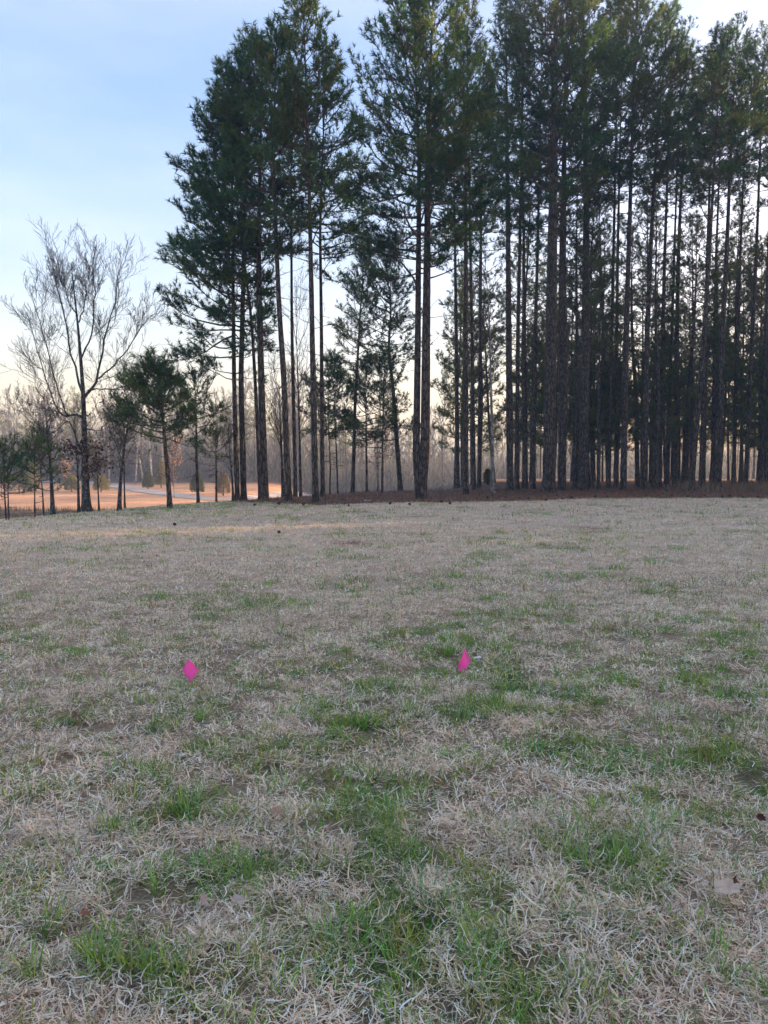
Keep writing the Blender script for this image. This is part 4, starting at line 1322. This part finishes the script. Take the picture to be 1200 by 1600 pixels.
# ------------------------------------------------------------------ dead leaves in the near grass
def leaf_mesh(seed, size, color, curl, lobes=3):
    rs = np.random.default_rng(seed)
    n = 26
    ang = np.linspace(0, 2 * math.pi, n, endpoint=False)
    r = 0.5 * (0.72 + 0.28 * np.abs(np.cos(ang * lobes)) + 0.06 * rs.normal(0, 1, n))
    x, y = r * np.cos(ang) * 1.25, r * np.sin(ang) * 0.8
    V = [(0, 0, 0)]
    for f in (0.5, 1.0):
        V += list(zip(x * f, y * f, 0 * x))
    V = np.array(V, float)
    V[:, 2] = curl * (0.55 * V[:, 1] ** 2 + 0.35 * V[:, 0] ** 2 * np.sin(V[:, 0] * 4 + seed)) + 0.05 * np.abs(V[:, 1]) + 0.03 * rs.normal(0, 1, len(V))
    T = [(0, 1 + i, 1 + (i + 1) % n) for i in range(n)]
    for i in range(n):
        a_, b1 = 1 + i, 1 + (i + 1) % n
        T += [(a_, a_ + n, b1 + n), (a_, b1 + n, b1)]
    C = np.array(color) * (0.8 + 0.4 * rs.random((len(V), 1)))
    return mk_mesh('blade', V * size, np.array(T), M_LEAF, C, True), V * size


def dead_leaf(px, py, size, color, label, seed, tilt=(0.2, 0.2), rz=0.0, curl=1.0, lift=0.07, lobes=3):
    G = on_ground(px, py)
    t = thing('dead_leaf', label, 'leaf', (G[0], G[1], G[2] + lift), 'dead leaves in the near grass')
    t.rotation_euler = (tilt[0], tilt[1], rz)
    me, V = leaf_mesh(seed, size, color, curl, lobes)
    part('blade', me, t)
    st_ = np.array([[-0.62 * size, 0, 0.0], [-0.75 * size, 0.02 * size, 0.01], [-0.95 * size, 0.08 * size, 0.02]])
    Vs, Ts = tubes(st_[None], np.array([[0.0012, 0.001, 0.0008]]), 4)
    part('stalk', mk_mesh('stalk', Vs, Ts, M_TWIG), t)


dead_leaf(1135, 1417, 0.085, (0.62, 0.50, 0.39), 'large pale tan dead leaf at the right side of the near grass', 1401, (0.45, 0.1), 0.3, 1.2)
dead_leaf(1148, 1404, 0.04, (0.14, 0.05, 0.035), 'small dark brown leaf tucked behind the large pale leaf', 1402, (0.9, 0.1), 0.9, 1.5)
dead_leaf(320, 1424, 0.072, (0.42, 0.36, 0.33), 'grey lobed dead leaf standing on edge among green blades', 1403, (0.9, 0.5), 1.3, 1.6, 0.05, 4)
dead_leaf(373, 1438, 0.045, (0.48, 0.41, 0.36), 'small rounded pinkish grey leaf right of the grey lobed leaf', 1404, (0.5, 0.2), 0.2, 1.0)
dead_leaf(134, 1458, 0.032, (0.26, 0.14, 0.10), 'small reddish brown leaf left in the green tufts', 1405, (0.7, 0.1), 0.8, 1.4)
dead_leaf(433, 1289, 0.06, (0.40, 0.29, 0.21), 'pale brown curled leaf right of the small green clump', 1406, (0.4, 0.1), 0.6, 1.3)
dead_leaf(1188, 1298, 0.04, (0.085, 0.035, 0.03), 'dark red leaf at the right border of the grass', 1407, (0.9, 0.2), 0.4, 1.5)
dead_leaf(120, 1132, 0.09, (0.17, 0.11, 0.08), 'dark brown leaf far left, level with the green strip', 1408, (0.4, 0.3), 1.8, 1.6)
dead_leaf(690, 1248, 0.06, (0.30, 0.17, 0.12), 'brown leaf lying in the middle of the near grass', 1409, (0.3, 0.2), 2.2, 1.2)
dead_leaf(441, 1070, 0.075, (0.62, 0.56, 0.50), 'whitish leaf in the grass between the two flags', 1410, (0.9, 0.2), 1.1, 1.5)

# ------------------------------------------------------------------ pine cones
rs = np.random.default_rng(1501)
nu, nvv = 9, 8
V = []
for j in range(nvv + 1):
    v = j / nvv
    for i in range(nu):
        a = 2 * math.pi * (i + 0.5 * (j % 2)) / nu
        r = 0.036 * math.sin(math.pi * min(1, 0.06 + 0.92 * v)) ** 0.75 * (1.22 if j % 2 else 0.82)
        V.append((r * math.cos(a), r * math.sin(a), (v - 0.5) * 0.105 + (0.006 if j % 2 else 0)))
T = []
for j in range(nvv):
    for i in range(nu):
        a, b1 = j * nu + i, j * nu + (i + 1) % nu
        T += [(a, b1, b1 + nu), (a, b1 + nu, a + nu)]
for base, s_ in ((0, -1), (nvv * nu, 1)):
    for i in range(1, nu - 1): T.append((base, base + i, base + i + 1)[::s_])
M_CONE = plain_material('pine_cone', (0.055, 0.035, 0.027), 0.8, 0.4, 40)
cone_me = mk_mesh('pine_cone', np.array(V), np.array(T), M_CONE)
spots = [(398, 791), (436, 789), (474, 790), (545, 791), (610, 788), (640, 789), (690, 786), (703, 788), (745, 780), (762, 779), (790, 778), (812, 780), (826, 781), (853, 783), (878, 781),
         (893, 779), (930, 777), (948, 777), (990, 776), (1010, 776), (1028, 776), (1050, 776), (1074, 777), (1101, 776), (1128, 777), (1140, 776), (1160, 778), (1184, 778), (870, 776), (1035, 773)]
for i, (x, y) in enumerate(spots):
    G = on_ground(x, y)
    o = link(bpy.data.objects.new('pine_cone', cone_me)); s_ = 1.0 + 0.5 * rs.random()
    o.location = (G[0], G[1], G[2] + 0.05); o.rotation_euler = (1.4 + rs.normal(0, .2), rs.normal(0, .3), rs.random() * 6.28); o.scale = (s_, s_, s_)
    tag(o, 'small dark pine cone lying on the pine straw bed', 'pine cone', 'pine cones on the straw')
for i, (x, y, s_, lab) in enumerate([(273, 822, 1.0, 'dark pine cone alone on the lawn below the bushy young pine'), (436, 835, 0.9, 'cone on the lawn below the slender leaning pine')]):
    G = on_ground(x, y)
    o = link(bpy.data.objects.new('pine_cone', cone_me))
    o.location = (G[0], G[1], G[2] + 0.055); o.rotation_euler = (1.4 + rs.normal(0, .2), rs.normal(0, .3), rs.random() * 6.28); o.scale = (s_, s_, s_)
    tag(o, lab, 'pine cone', 'pine cones on the lawn')

# ------------------------------------------------------------------ haze over the place
HX, HY0, HY1, HZ0, HZ1 = 310, -70, 535, -6.0, 46.0
V = np.array([(x, y, z) for z in (HZ0, HZ1) for y in (HY0, HY1) for x in (-HX, HX)], float)
T = np.array([(0, 2, 1), (1, 2, 3), (4, 5, 6), (5, 7, 6), (0, 1, 4), (1, 5, 4), (2, 6, 3), (3, 6, 7), (0, 4, 2), (2, 4, 6), (1, 3, 5), (3, 7, 5)])
m = bpy.data.materials.new('haze_air'); m.use_nodes = True
nt = m.node_tree; nt.nodes.remove(nt.nodes['Principled BSDF'])
pv = nt.nodes.new('ShaderNodeVolumePrincipled')
pv.inputs['Color'].default_value = (0.66, 0.80, 1.0, 1)
pv.inputs['Density'].default_value = 0.0011
pv.inputs['Anisotropy'].default_value = 0.0
nt.links.new(pv.outputs[0], nt.nodes['Material Output'].inputs['Volume'])
haze = link(bpy.data.objects.new('haze', mk_mesh('haze', V, T, m)))
tag(haze, 'thin pale blue haze hanging over the whole valley', 'haze', kind='stuff')
